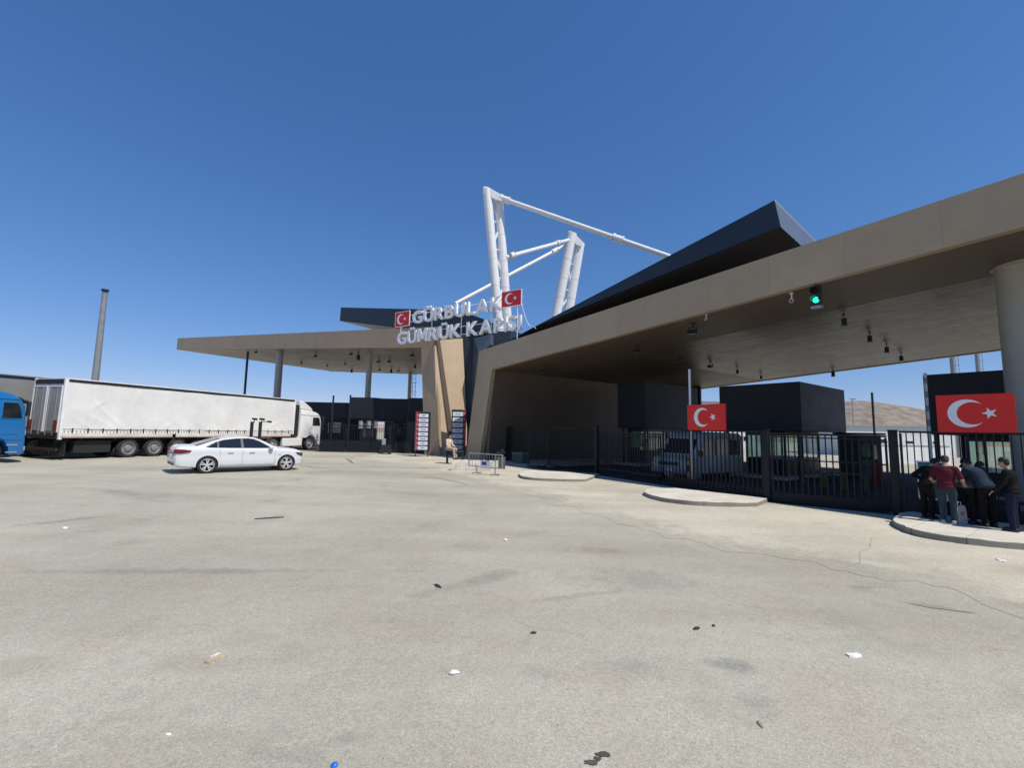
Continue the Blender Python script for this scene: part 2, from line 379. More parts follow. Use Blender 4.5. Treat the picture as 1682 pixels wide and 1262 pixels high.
# paler worn concrete apron in front of the gates, with a ragged edge
ap = []
edge = [(560, 752), (640, 762), (700, 769), (745, 782), (800, 797), (880, 818), (950, 836), (1005, 858), (1090, 882), (1150, 890), (1230, 912), (1330, 935), (1400, 941), (1480, 958), (1590, 985), (1682, 1012), (1800, 1050), (2100, 1160)]
for (a, b) in zip(edge, edge[1:]):
    for k in range(7):
        t = k/7; p = G(a[0]+(b[0]-a[0])*t, a[1]+(b[1]-a[1])*t)
        q = noise.noise(p*.9)*.7+noise.noise(p*3.1)*.3
        ap.append(p+Vector((q*.8, q*.55, 0)))
back = [p+pR*14 for p in (G(1690, 868)+dR*8, G(1475, 845), G(1258, 823), G(975, 779))]+[G(800, 735), G(640, 741)]
mb = MB(); lift = lambda p, h: Vector((p.x, p.y, zg(p.x)+h)); inner = [p+pR*(1.6+.8*noise.noise(p*.5)) for p in ap]
na = len(ap); mb.add([lift(p, .004) for p in ap]+[lift(p, .004) for p in inner], [(i, i+1, na+i+1, na+i) for i in range(na-1)])
mb.add([lift(p, .004) for p in inner+back], [tuple(range(na+len(back)))])
apo = mb.build('concrete_apron', m_apron, smooth=0)
at_ = apo.data.attributes.new('wear', 'FLOAT', 'POINT'); at_.data.foreach_set('value', [0.0]*na+[1.0]*(len(mb.v)-na))
tag(apo, 'paler worn concrete apron in front of the gates', None, None, 'structure')

lane = [G(862, 769)+pR*.1, G(975, 779)-pR*.25, G(1262, 824)-pR*.25, G(1475, 846)-pR*.25]; lane.append(lane[-1]+dR*30)
lane += [lane[-1]+pR*24, lane[0]+pR*24-dR*1]
mb = MB(); mb.add([Vector((p.x, p.y, zg(p.x)+.008)) for p in lane], [tuple(range(len(lane)))]); tag(mb.build('road_lanes', m_lane, smooth=0), 'dark asphalt lanes under the car canopy', None, None, 'structure')
lane = [G(520, 742), G(690, 745.5), G(690, 745.5)+pL*23, G(520, 742)+pL*23, G(520, 742)+dL*20+pL*23, G(520, 742)+dL*20]
mb = MB(); mb.add([Vector((p.x, p.y, zg(p.x)+.008)) for p in lane], [tuple(range(len(lane)))]); tag(mb.build('road_lanes', m_lane, smooth=0), 'lanes under the truck canopy with their shade painted dark', None, None, 'structure')  # shade behind the truck gates painted as a dark floor
def ribbon(pts, wdt, m, name, label):
    mb = MB(); P = []
    for (a, b) in zip(pts, pts[1:]):
        for k in range(8): P.append(G(a[0]+(b[0]-a[0])*k/8, a[1]+(b[1]-a[1])*k/8))
    P.append(G(*pts[-1])); L = []; Rr = []
    for i, p in enumerate(P):
        d = (P[min(i+1, len(P)-1)]-P[max(0, i-1)]); d.z = 0; d.normalize(); nn = Vector((-d.y, d.x, 0))
        j = noise.noise(p*1.7)*.12; ww = wdt*(.55+.7*abs(noise.noise(p*2.3+Vector((5, 3, 1)))))*min(1, .15+i/4, .15+(len(P)-1-i)/4)
        for s_, arr in ((1, L), (-1, Rr)):
            v = p+nn*(j+s_*ww); v.z = zg(v.x)+.009; arr.append(v)
    n = len(P); mb.add(L+Rr, [(i, i+1, n+i+1, n+i) for i in range(n-1)])
    return tag(mb.build(name, m, smooth=0), label, None, None, 'structure')
m_crack = mat('crack_fill', (.31, .288, .235), .9, 0, .2, 3)
m_crackd = mat('crack_dark', (.17, .16, .145), .9, 0, .25, 3)
for pts, ww, mm in [
                    ([(1441, 880), (1420, 905), (1396, 937)], .008, m_crack), ([(1484, 990), (1530, 1000), (1575, 1005), (1602, 1007)], .022, m_crack),
                    ([(496, 752), (560, 750), (640, 751), (700, 752)], .10, m_crackd), ([(490, 764), (520, 769), (600, 768), (700, 769), (740, 770)], .10, m_crack), ([(760, 779), (800, 781), (835, 781)], .10, m_crack),
                    ([(690, 785), (720, 786), (740, 790), (770, 797)], .06, m_crack), ([(568, 754), (574, 757), (580, 762)], .09, m_crackd), ([(655, 757), (680, 757)], .10, m_crackd)]:
    ribbon(pts, ww, mm, 'ground_crack', 'thin crack line in the dusty yard')
# oil stains: flat blotches soaked into the ground
m_oil = mat('oil_stain', (.075, .07, .062), .75, 0, .35, 6)
m_oil2 = mat('faint_stain', (.355, .345, .325), .85, 0, .12, 9)
def stain(x, y, rx, ry, m, seed):
    c = G(x, y); mb = MB(); pts = []
    for k in range(40):
        a = k*math.tau/40; q = 1+.45*noise.noise(Vector((math.cos(a)*1.6+seed, math.sin(a)*1.6, seed)))+.2*noise.noise(Vector((math.cos(a)*5+seed, math.sin(a)*5, seed)))
        p = c+Vector((math.cos(a)*rx*q, math.sin(a)*ry*q, 0)); p.z = zg(p.x)+.006; pts.append(p)
    mb.add(pts, [tuple(range(40))]); return tag(mb.build('oil_stain', m, smooth=0), 'dark stain soaked into the yard', None, None, 'structure')
for k, a in enumerate([(992, 1241, .055, .022, m_oil), (972, 1254, .05, .022, m_oil), (981, 1248, .025, .02, m_oil)]): stain(*a, k*3.3)

# hill far beyond the border
mb = MB(); NX, NY = 90, 24
for j in range(NY):
    for i in range(NX):
        u = i/(NX-1); v = j/(NY-1); x = 350+900*u; y = 760+500*v
        prof = [(0, 0), (.12, 14), (.25, 52), (.36, 75), (.42, 77), (.5, 68), (.62, 50), (.75, 30), (.9, 8), (1, 0)]
        for (a, ha), (b, hb) in zip(prof, prof[1:]):
            if a <= u <= b: h = ha+(hb-ha)*(u-a)/(b-a)
        z = h*math.sin(math.pi*min(1, v*1.3+.0))**.8*(1+.0) if v < .77 else 0
        z += 2.0*noise.noise(Vector((x*.02, y*.02, 0)))+1.0*noise.noise(Vector((x*.07, y*.07, 2)))
        mb.v.append(Vector((x, y, z-2)))
mb.f = [(j*NX+i, j*NX+i+1, (j+1)*NX+i+1, (j+1)*NX+i) for j in range(NY-1) for i in range(NX-1)]; mb.m = [0]*len(mb.f)
m_hill = mat('dry_hillside', (.22, .183, .147), .95, 0, .42, .06)
tag(mb.build('hill', m_hill, smooth=80), 'bare brown hill beyond the border', None, None, 'structure')

# kerb islands
def island(name, pts, h, label, n=4):
    P = [G(*p) for p in pts]; mb = MB()
    P = [p+Vector((noise.noise(p*4), noise.noise(p*4+Vector((9, 2, 0))), 0))*.045 for p in P]
    lo = [Vector((p.x, p.y, zg(p.x)-.05)) for p in P]
    c = sum(lo, Vector())/len(lo)
    hi = [Vector((p.x, p.y, zg(p.x)+h+.02*noise.noise(p*2.5))) for p in P]
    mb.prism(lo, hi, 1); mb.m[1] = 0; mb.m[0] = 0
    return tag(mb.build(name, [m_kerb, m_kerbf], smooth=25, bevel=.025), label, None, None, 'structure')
def arc(pts, n=5):                          # Catmull-Rom through pixels
    out = []
    for i in range(len(pts)-1):
        p0, p1, p2, p3 = pts[max(0, i-1)], pts[i], pts[i+1], pts[min(len(pts)-1, i+2)]
        for k in range(n):
            t = k/n
            out.append(tuple(.5*((2*p1[c])+(-p0[c]+p2[c])*t+(2*p0[c]-5*p1[c]+4*p2[c]-p3[c])*t*t+(-p0[c]+3*p1[c]-3*p2[c]+p3[c])*t**3) for c in (0, 1)))
    return out+[pts[-1]]
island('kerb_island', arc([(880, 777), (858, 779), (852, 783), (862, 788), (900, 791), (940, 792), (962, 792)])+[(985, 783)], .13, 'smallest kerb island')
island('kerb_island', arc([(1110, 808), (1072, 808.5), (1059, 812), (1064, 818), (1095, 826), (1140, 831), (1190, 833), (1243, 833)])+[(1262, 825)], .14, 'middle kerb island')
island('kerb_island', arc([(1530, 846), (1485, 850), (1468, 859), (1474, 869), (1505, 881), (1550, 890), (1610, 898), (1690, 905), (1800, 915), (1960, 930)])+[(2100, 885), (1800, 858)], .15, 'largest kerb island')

# ================================================================== RIGHT WING (car canopy)
bl, br = FAC(808, 607), FAC(1682, 372); tl, tr = FAC(787, 577), FAC(1682, 284)
U0 = F0.copy(); U0.z = 0
def uz(p): return (p-U0).dot(dR), p.z
def FP(u, z, off=0): q = U0+dR*u+pR*off; return Vector((q.x, q.y, z))
(ub, zb), (ub2, zb2) = uz(bl), uz(br); (ut, zt), (ut2, zt2) = uz(tl), uz(tr)
sb = (zb2-zb)/(ub2-ub); st = (zt2-zt)/(ut2-ut)
UEND = ub+42; DEPTH = 22.6
zbot = lambda u: zb+sb*(u-ub)
ztop = lambda u: zt+st*(u-ut)
rw = thing('car_canopy', 'long brown sloping gate canopy over the car lanes with a leaning pillar', 'canopy', FP(ub, zg(bl.x)))
pf = [FAC(765, 751), FAC(787, 577), FP(UEND, ztop(UEND)), FP(UEND, zbot(UEND)), bl, FAC(787, 752)]
pf[0].z = pf[5].z = -.1
mb = MB(); TH = .30
bk = [p+pR*TH for p in pf]
bk[5] = FAC(787, 752)+dR*.0+pR*.34; bk[5].z = -.1
mb.prism(pf, bk); sub(mb, 'fascia', m_fascia, rw, smooth=0)
mb = MB()                                   # soffit slab
a, b = FP(ub-.02, zbot(ub), TH+.003), FP(UEND, zbot(UEND), TH+.003)
nS = (dR*1+Vector((0, 0, sb))).cross(pR).normalized(); uw = uz(PL(1143, 605, bl, nS))[0]; FB = 4.2
a2, b2 = FP(uw, zbot(uw), TH+FB), FP(UEND, zbot(UEND), TH+FB)
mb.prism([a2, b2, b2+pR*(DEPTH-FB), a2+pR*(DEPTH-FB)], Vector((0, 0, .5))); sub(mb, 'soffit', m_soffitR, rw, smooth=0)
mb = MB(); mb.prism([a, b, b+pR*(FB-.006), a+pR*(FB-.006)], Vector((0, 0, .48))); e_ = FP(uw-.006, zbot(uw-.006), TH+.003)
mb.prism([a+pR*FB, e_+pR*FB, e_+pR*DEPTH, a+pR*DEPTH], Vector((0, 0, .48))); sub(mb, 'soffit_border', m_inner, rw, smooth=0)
mb = MB()                                   # rear edge and end edge of the slab
a, b = FP(ub, zbot(ub)-.05, DEPTH+TH+.01), FP(UEND, zbot(UEND)-.05, DEPTH+TH+.01)
mb.prism([a, b, b+Vector((0, 0, 1.2)), a+Vector((0, 0, 1.2))], pR*.3); sub(mb, 'rear_fascia', m_fascia, rw, smooth=0)
mb = MB()                                   # roof deck
a, b = FP(ut+.3, ztop(ut)-.25, TH+.01), FP(UEND, ztop(UEND)-.25, TH+.01)
mb.prism([a, b, b+pR*DEPTH, a+pR*DEPTH], Vector((0, 0, .1))); sub(mb, 'roof_deck', m_under, rw, smooth=0)
mb = MB()                                   # inner wall at the left end of the lanes, starting behind the leaning leg
base = FAC(795, 752)+pR*.33; base.z = -.1; topw = bl+pR*.31
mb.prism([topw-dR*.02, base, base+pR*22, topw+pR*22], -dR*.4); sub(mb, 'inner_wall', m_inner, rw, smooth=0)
a3 = FP(ub+.1, 0, DEPTH-1.2); ur_ = (PL(1150, 660, F0+pR*(DEPTH-1.2), pR)-U0).dot(dR); b3 = FP(ur_, 0, DEPTH-1.2)
mb = MB(); mb.prism([Vector((a3.x, a3.y, -.4)), Vector((b3.x, b3.y, -.4)), Vector((b3.x, b3.y, zbot(ur_)-.01)), Vector((a3.x, a3.y, zbot(ub)-.01))], pR*.25); sub(mb, 'rear_wall', m_booth, rw, smooth=0)
def column(parent, p, r, z0, z1, m=m_col):
    mb = MB(); mb.tube((p.x, p.y, z0), (p.x, p.y, z1), r, None, 40); mb.tube((p.x, p.y, z1-.12), (p.x, p.y, z1+.02), r*1.16, None, 40)
    return sub(mb, 'column', m, parent)
pc = PL(1690, 560, F0+pR*3.9, pR); uc = (pc-U0).dot(dR)
column(rw, pc, .62, -.4, zbot(uc)+.05)
for du in (12,): column(rw, pc+dR*du, .62, -.4, zbot(uc+du)+.05)

m_endp = panelmat('sunlit_navy_end', (.125, .155, .19), Vector((.742, .67, 0)), 1.6, rough=.35, gap=.012, dark=.5, bump=.1)  # sunlit end of the navy roof, its brightness put into the colour
# dark raised roof across the right wing
o2 = F0+pR*3.2; q2 = Vector((.742, .67, 0)).normalized(); n2 = q2
def UR(x, y): return PL(x, y, FAC(1275, 420)+q2*2.2, n2)
ur = thing('raised_roof', 'dark navy wedge roof rising over the car canopy', 'roof', UR(860, 560).to_2d().to_3d()+Vector((0, 0, 6)))
A = [UR(800, 580), UR(1270, 330), UR(1280, 373), UR(870, 541), UR(815, 570)]
mb = MB(); mb.prism(A, q2*11); sub(mb, 'roof_wedge', m_navy, ur, smooth=0)
mb = MB(); mb.prism([A[1]+dR*.02+q2*.05, A[1]+dR*.02+q2*10.95, A[2]+dR*.02+q2*10.95, A[2]+dR*.02+q2*.05], dR*.03); sub(mb, 'sunlit_end', m_endp, ur, smooth=0)
mb = MB(); B = [UR(1277, 374)+q2*.1, UR(868, 543)+q2*.1]; up_ = Vector((0, 0, -.025))
mb.prism([B[0]+up_, B[1]+up_, B[1]+q2*10+up_, B[0]+q2*10+up_], Vector((0, 0, .02))); sub(mb, 'underside', m_under, ur, smooth=0)
mb = MB(); mb.prism([A[1], A[1]+q2*11, A[1]+q2*11+Vector((0, 0, .07)), A[1]+Vector((0, 0, .07))], dR*.05); sub(mb, 'edge_trim', m_grey, ur, smooth=0)

# ================================================================== LEFT WING (truck canopy)
V0 = L0.copy(); V0.z = 0
def LP(u, z, off=0): q = V0+dL*u+pL*off; return Vector((q.x, q.y, z))
def uzL(p): return (p-V0).dot(dL), p.z
e0, e1 = FACL(290, 574.5), FACL(692, 571); (ue, ze), (ui, zi) = uzL(e0), uzL(e1)
f0, f1 = FACL(290, 556), FACL(645, 540); (_, zf), (uf, zf1) = uzL(f0), uzL(f1)
sl_ = (ze-zi)/(ue-ui); slt = (zf-zf1)/(ue-uf)
lbot = lambda u: zi+sl_*(u-ui)
ltop = lambda u: zf1+slt*(u-uf)
lw = thing('truck_canopy', 'tall brown gate canopy over the truck lanes rising to the left', 'canopy', LP(0, zg(L0.x)))
i1 = FACL(716, 560); uR = uzL(i1)[0]; LD = 22.6
leg0, leg1 = FACL(697, 750), FACL(722, 751); leg0.z = leg1.z = -.1
pf = [e0, LP(ue, zf), LP(uR, ltop(uR)), FACL(716, 575), leg1, leg0, e1]
mb = MB(); mb.prism(pf, pL*.30); sub(mb, 'fascia', m_fasciaL, lw, smooth=0)
mb = MB(); a, b = LP(ui-.5, lbot(ui-.5), .303), LP(ue, lbot(ue), .303)
mb.prism([a, b, b+pL*LD, a+pL*LD], Vector((0, 0, .5))); sub(mb, 'soffit', m_soffitL, lw, smooth=0)
mb = MB(); mb.prism([b, b+pL*LD, b+pL*LD+Vector((0, 0, zf-ze)), b+Vector((0, 0, zf-ze))], -dL*.3)
sub(mb, 'end_fascia', m_fasciaL, lw, smooth=0)
mb = MB(); a, b = LP(ui, lbot(ui)-.04, LD+.31), LP(ue, lbot(ue)-.04, LD+.31)
mb.prism([a, b, b+Vector((0, 0, 1.2)), a+Vector((0, 0, 1.2))], pL*.3); sub(mb, 'rear_fascia', m_fasciaL, lw, smooth=0)
mb = MB(); a, b = LP(ui, ltop(ui)-.3, .31), LP(ue, ltop(ue)-.3, .31)
mb.prism([a, b, b+pL*LD, a+pL*LD], Vector((0, 0, .1))); sub(mb, 'roof_deck', m_conc, lw, smooth=0)
for px, off, r in ((455, 1.2, .36), (604, 3.0, .27)):
    p = FACL(px, 650, off); column(lw, p, r, -.3, lbot(uzL(p)[0])+.05)
# sunlit timber-look return behind the pillar, and the leaning timber-look wall beside it
TN = Vector((.50, -.866, 0)); TP = FACL(722, 700, .305)
def TA(x, y, off=0): return PL(x, y, TP-TN*off, TN)
mb = MB(); q = [TA(714, 568), TA(718.5, 568), TA(741, 752), TA(719, 753)]
mb.prism(q, -TN*.3); sub(mb, 'pillar_return', m_tan, lw, smooth=0)

core = thing('gate_core', 'dark navy and timber clad centre piece between the two canopies', 'building', G(762, 750))
m_band = mat('brown_shade', (.115, .088, .066), .6)  # shaded slab edge painted as a dark brown band
mb = MB(); q = [TA(719, 559, .5), TA(760, 556, .5), TA(767, 700, .5), TA(766, 753, .5), TA(744, 753, .5)]
mb.prism(q, -TN*.5); sub(mb, 'timber_wall', m_tan, core, smooth=0)
mb = MB(); q = [TA(717, 557, -.12), TA(722.5, 557, -.12), TA(743, 700, -.12), TA(742, 753, -.12), TA(738.5, 753, -.12), TA(737, 712, -.12)]
mb.prism(q, -TN*.6); sub(mb, 'shade_band', m_band, core, smooth=0)
def CA(x, y): return AT(x, y, 37.5)
mb = MB(); q = [CA(752, 549), CA(838, 543), CA(838, 560), CA(815, 640), CA(795, 753), CA(752, 753)]
mb.prism(q, Vector((2.5, 4.5, 0))); sub(mb, 'navy_wall', m_navy, core, smooth=0)
m_navyl = mat('navy_sunlit_panel', (.075, .105, .135), .35, 0, .08, 2)  # lit facet of the navy core painted as a lighter tone
mb = MB(); q = [AT(778, 556, 37.2), AT(806, 549, 35.6), AT(806, 566, 35.6), AT(788, 582, 35.7), AT(773, 690, 36.9)]
mb.prism(q, Vector((.2, .6, 0))); sub(mb, 'side_panel', m_navyl, core, smooth=0)
# shaded infill behind the sign, between the left fascia and the centre
mb = MB(); q = [AT(640, 541, 38.6), AT(722, 541, 37.2), AT(722, 566, 37.2), AT(640, 560, 38.6)]

# dark raised roof across the left wing
def UL(x, y): return PL(x, y, L0+pL*3.0, pL)
ul = thing('raised_roof', 'dark navy roof slab jutting left behind the white letters', 'roof', UL(700, 700).to_2d().to_3d()+Vector((0, 0, 8)))
A = [UL(560, 505), UL(690, 508), UL(771, 516), UL(797, 525), UL(797, 548), UL(645, 537), UL(558, 527)]
mb = MB(); mb.prism(A, pL*7); sub(mb, 'roof_wedge', m_navy, ul, smooth=0)
mb = MB(); dz = Vector((0, 0, -.02)); B = [UL(559, 527.3)+pL*.05, UL(644, 537.3)+pL*.05]
mb.prism([B[0]+dz, B[1]+dz, B[1]+pL*6.9+dz, B[0]+pL*6.9+dz], Vector((0, 0, .015))); sub(mb, 'underside', m_soffitL, ul, smooth=0)
mb = MB()
for k in range(7): mb.tube(UL(668+k*3, 500)+pL*2, UL(668+k*3, 512)+pL*2, .03, None, 6)
mb.tube(UL(666, 502)+pL*2, UL(688, 503)+pL*2, .04, None, 6); sub(mb, 'roof_railing', m_grey, ul)

# ================================================================== WHITE STEEL MASTS
def mast(name, label, Y, ch, pipe_r, base_z, web, extra, lean=0):
    root = thing(name, label, 'steel mast', (AT(*ch[0][1], Y).x, Y, base_z))
    P = []
    for (x0, y0), (x1, y1), yy in ch:
        a, b = AT(x0, y0, Y+yy), AT(x1, y1, Y+yy); a0 = b+(b-a).normalized()*((b.z-base_z)/max(.2, (a-b).normalized().z))
        mb = MB(); mb.tube(a0, a, pipe_r, None, 20); P.append((a0, a)); sub(mb, 'chord', m_steelw, root)
        L = (a-a0).length; d = (a-a0).normalized()
        for k in range(1, int(L/2.4)): mb = MB(); mb.tube(a0+d*k*2.4-d*.05, a0+d*k*2.4+d*.05, pipe_r*1.03, None, 20); sub(mb, 'flange', m_steelw, root)
    mb = MB(); n = web
    for k in range(n):
        t0, t1 = k/n, (k+1)/n
        l0, l1 = P[0][0].lerp(P[0][1], t0), P[0][0].lerp(P[0][1], t1); r0, r1 = P[1][0].lerp(P[1][1], t0), P[1][0].lerp(P[1][1], t1)
        if k % 2: mb.tube(l0, r1, pipe_r*.26, None, 8)
        else: mb.tube(r0, l1, pipe_r*.26, None, 8)
        mb.tube(l1, r1, pipe_r*.2, None, 8)
    sub(mb, 'web_bracing', m_steelw, root)
    return root, P
MY = 38.0
m1, P1 = mast('steel_mast', 'tallest white tubular steel mast standing behind the big letters', MY, [((800, 312), (822, 565), 0), ((819, 326), (836, 560), .5)], .39, 5.0, 7, None)
mb = MB(); a = AT(796, 306, MY); mb.prism([AT(793.5, 306, MY-.3), AT(800, 306, MY-.3), AT(826, 321, MY-.3), AT(826, 331, MY-.3), AT(812, 327, MY-.3), AT(794.5, 318, MY-.3)], Vector((0, .6, 0))); sub(mb, 'cap_plate', m_steelw, m1, smooth=0, bevel=.03)
def bar(root, a, b, r, collars):
    mb = MB(); mb.tube(a, b, r, None, 16); sub(mb, 'brace', m_steelw, root)
    for t in collars:
        mb = MB(); c = a.lerp(b, t); d = (b-a).normalized(); mb.tube(c-d*.35, c+d*.35, r*1.45, None, 16); mb.tube(c-d*.45, c-d*.35, r*1.7, None, 16); mb.tube(c+d*.35, c+d*.45, r*1.7, None, 16); sub(mb, 'collar', m_steelw, root)
bar(m1, AT(822, 325, MY), AT(1100, 422, 34), .20, (.03, .72))
m2, P2 = mast('steel_mast', 'shorter white steel mast leaning behind the navy wedge roof', 52.0, [((940, 384), (917, 500), 0), ((953, 400), (936, 500), .5)], .55, 6.0, 6, None)
mb = MB(); mb.prism([AT(934, 379, 51.7), AT(940, 380, 51.7), AT(957, 397, 51.7), AT(955, 405, 51.7), AT(947, 402, 51.7), AT(933, 390, 51.7)], Vector((0, .7, 0))); sub(mb, 'cap_plate', m_steelw, m2, smooth=0, bevel=.03)
bar(m2, AT(934, 394, 51.8), AT(830, 423, MY+.3), .19, (.22, .93))
bar(m2, AT(930, 402, 52.2), AT(748, 499, 45), .19, (.12,))

# ================================================================== SIGN
sa, sb_ = AT(653, 566, 36.0), AT(856, 541, 29.6)
sdir = (sb_-sa); SLEN = sdir.to_2d().length; sdir.z = 0; sdir.normalize(); snrm = Vector((sdir.y, -sdir.x, 0))
sz = (sa.z+sb_.z)/2
sgn = thing('gate_sign', 'two rows of big white letters on a tube frame above the gate', 'sign', Vector((sa.x, sa.y, 8)))
def glyph(ch, size):
    if ch == 'M':
        q = [(0, 0), (0, 1), (.25, 1), (.47, .50), (.69, 1), (.94, 1), (.94, 0), (.72, 0), (.72, .56), (.55, .17), (.39, .17), (.22, .56), (.22, 0)]; k = size*.73
        mm = MB(); mm.prism([Vector((x*k, y*k, -.09)) for x, y in q], Vector((0, 0, .18))); o = mm.build('letter', m_lett, smooth=0); me = o.data; bpy.data.objects.remove(o); return me
    cu = bpy.data.curves.new('letter', 'FONT'); cu.body = ch; cu.size = size; cu.extrude = .09; cu.offset = .014 if ch in 'MN' else .034; cu.resolution_u = 3
    ob = bpy.data.objects.new('letter', cu); COL.objects.link(ob)
    me = bpy.data.meshes.new_from_object(ob); bpy.data.objects.remove(ob); return me
def row(text, p0, length, cap, z0):
    items = []; x = 0
    for ch in text:
        if ch == ' ': x += .38*cap; continue
        me = glyph(ch, cap/.73); xs = [v.co.x for v in me.vertices]; ys = [v.co.y for v in me.vertices]
        items.append((me, min(xs), x, max(xs)-min(xs))); x += max(xs)-min(xs)+.11*cap
    k = length/(x-.11*cap)
    for me, mn, xo, ww in items:
        for v in me.vertices:
            c = v.co.copy(); q = p0+sdir*((c.x-mn+xo)*k)+snrm*c.z; v.co = Vector((q.x, q.y, z0+c.y))-ORG(sgn)
        me.materials.clear(); me.materials.append(m_lett)
        o = bpy.data.objects.new('letter', me); COL.objects.link(o); o.parent = sgn
CAP = 1.03
row('GÜMRÜK KAPISI', sa, SLEN, CAP, sz)
def SP(x, y): return PL(x, y, sa, snrm)
r1a, r1b = SP(678, 531), SP(826, 508); z1 = SP(679, 531.5).z*.5+SP(822, 509).z*.5
row('GÜRBULAK', Vector((r1a.x, r1a.y, 0)), (r1b-r1a).to_2d().length, CAP*.98, z1)
mb = MB(); B0 = sa-snrm*.16; B0.z = 0
for zz, s0, s1 in ((sz+.2, 0, SLEN), (sz+.8, 0, SLEN), (z1+.2, .3, SLEN), (z1+.75, .3, SLEN)):
    mb.tube(B0+sdir*s0+Vector((0, 0, zz)), B0+sdir*s1+Vector((0, 0, zz)), .03, None, 8)
for s0, zlo in ((.15, sz), (SLEN*.30, sz), (SLEN*.55, sz), (SLEN*.78, sz), (SLEN*.965, sz-.75)):
    mb.tube(B0+sdir*s0+Vector((0, 0, zlo)), B0+sdir*s0+Vector((0, 0, z1+.9)), .035, None, 8)
sub(mb, 'sign_frame', m_white, sgn)

def flag(name, label, p0, dirv, nrm, g, wdt, red, edge, post=None, group='red flag boards with white crescent and star'):
    root = thing(name, label, 'flag', p0, group)
    mb = MB(); z = Vector((0, 0, 1)); mb.prism([p0, p0+dirv*wdt, p0+dirv*wdt+z*g, p0+z*g], -nrm*.06); sub(mb, 'panel', red, root, smooth=0)
    mb = MB(); f = p0+nrm*.004; P = lambda x, y: f+dirv*x+z*y
    n = 40; ro, ri = .37*g, .295*g; cx = .62*g*(wdt/g/1.55); cy = .5*g; dx = .105*g
    th = math.acos(max(-1, min(1, (dx*dx+ro*ro-ri*ri)/(2*dx*ro)))); th2 = math.pi-math.acos(max(-1, min(1, (dx*dx+ri*ri-ro*ro)/(2*dx*ri))))
    outer = [(cx+ro*math.cos(th+(math.tau-2*th)*k/n), cy+ro*math.sin(th+(math.tau-2*th)*k/n)) for k in range(n+1)]
    inner = [(cx+dx+ri*math.cos(th2+(math.tau-2*th2)*k/n), cy+ri*math.sin(th2+(math.tau-2*th2)*k/n)) for k in range(n+1)]
    V = [P(*p) for p in outer+inner]; mb.add(V, [(i, i+1, n+1+i+1, n+1+i) for i in range(n)])
    sc = (1.07*g*(wdt/g/1.55), cy); rs = .155*g
    V = [P(*sc)]+[P(sc[0]-(rs if k % 2 == 0 else rs*.382)*math.cos(k*math.tau/10), sc[1]+(rs if k % 2 == 0 else rs*.382)*math.sin(k*math.tau/10)) for k in range(10)]
    mb.add(V, [(0, 1+k, 1+(k+1) % 10) for k in range(10)])
    em = sub(mb, 'crescent_and_star', m_flagw, root, smooth=0, fix=False)
    if edge:
        mb = MB(); t = .045
        fr = [(p0-z*t-dirv*t, p0+dirv*(wdt+t)), (p0+z*g-dirv*t, p0+z*(g+t)+dirv*(wdt+t))]
        for y0, y1, x0, x1 in ((-t, 0, -t, wdt+t), (g, g+t, -t, wdt+t), (0, g, -t, 0), (0, g, wdt, wdt+t)):
            mb.prism([p0+dirv*x0+z*y0, p0+dirv*x1+z*y0, p0+dirv*x1+z*y1, p0+dirv*x0+z*y1], -nrm*.07)
        sub(mb, 'frame', m_white, root, smooth=0)
    return root
p = SP(650.5, 538); q = SP(673, 535)
flag('flag_board', 'small white framed flag board before the first letter of the upper row', Vector((p.x, p.y, p.z))+snrm*.1, sdir, snrm, 1.16, (q-p).to_2d().length, m_red, True)
p = SP(829, 507)+snrm*.35; q = SP(860, 502)
flag('flag_board', 'white framed flag board after the last letter of the upper row', p, sdir, snrm, 1.03, (q-SP(829, 507)).to_2d().length, m_red, True)
# cable drooping from the sign to the canopy
mb = MB(); a, b = SP(857, 500), FAC(880, 540, 1); pts = [a.lerp(b, t/8)-Vector((0, 0, .9*math.sin(math.pi*min(1, t/8*1.1))*.6)) for t in range(9)]
tag(mb.path(pts, .02, 6).build('power_cable', m_white), 'thin white cable drooping from the sign to the canopy', 'cable')
for x, y0, y1 in ((848, 552, 540), ):
    pass

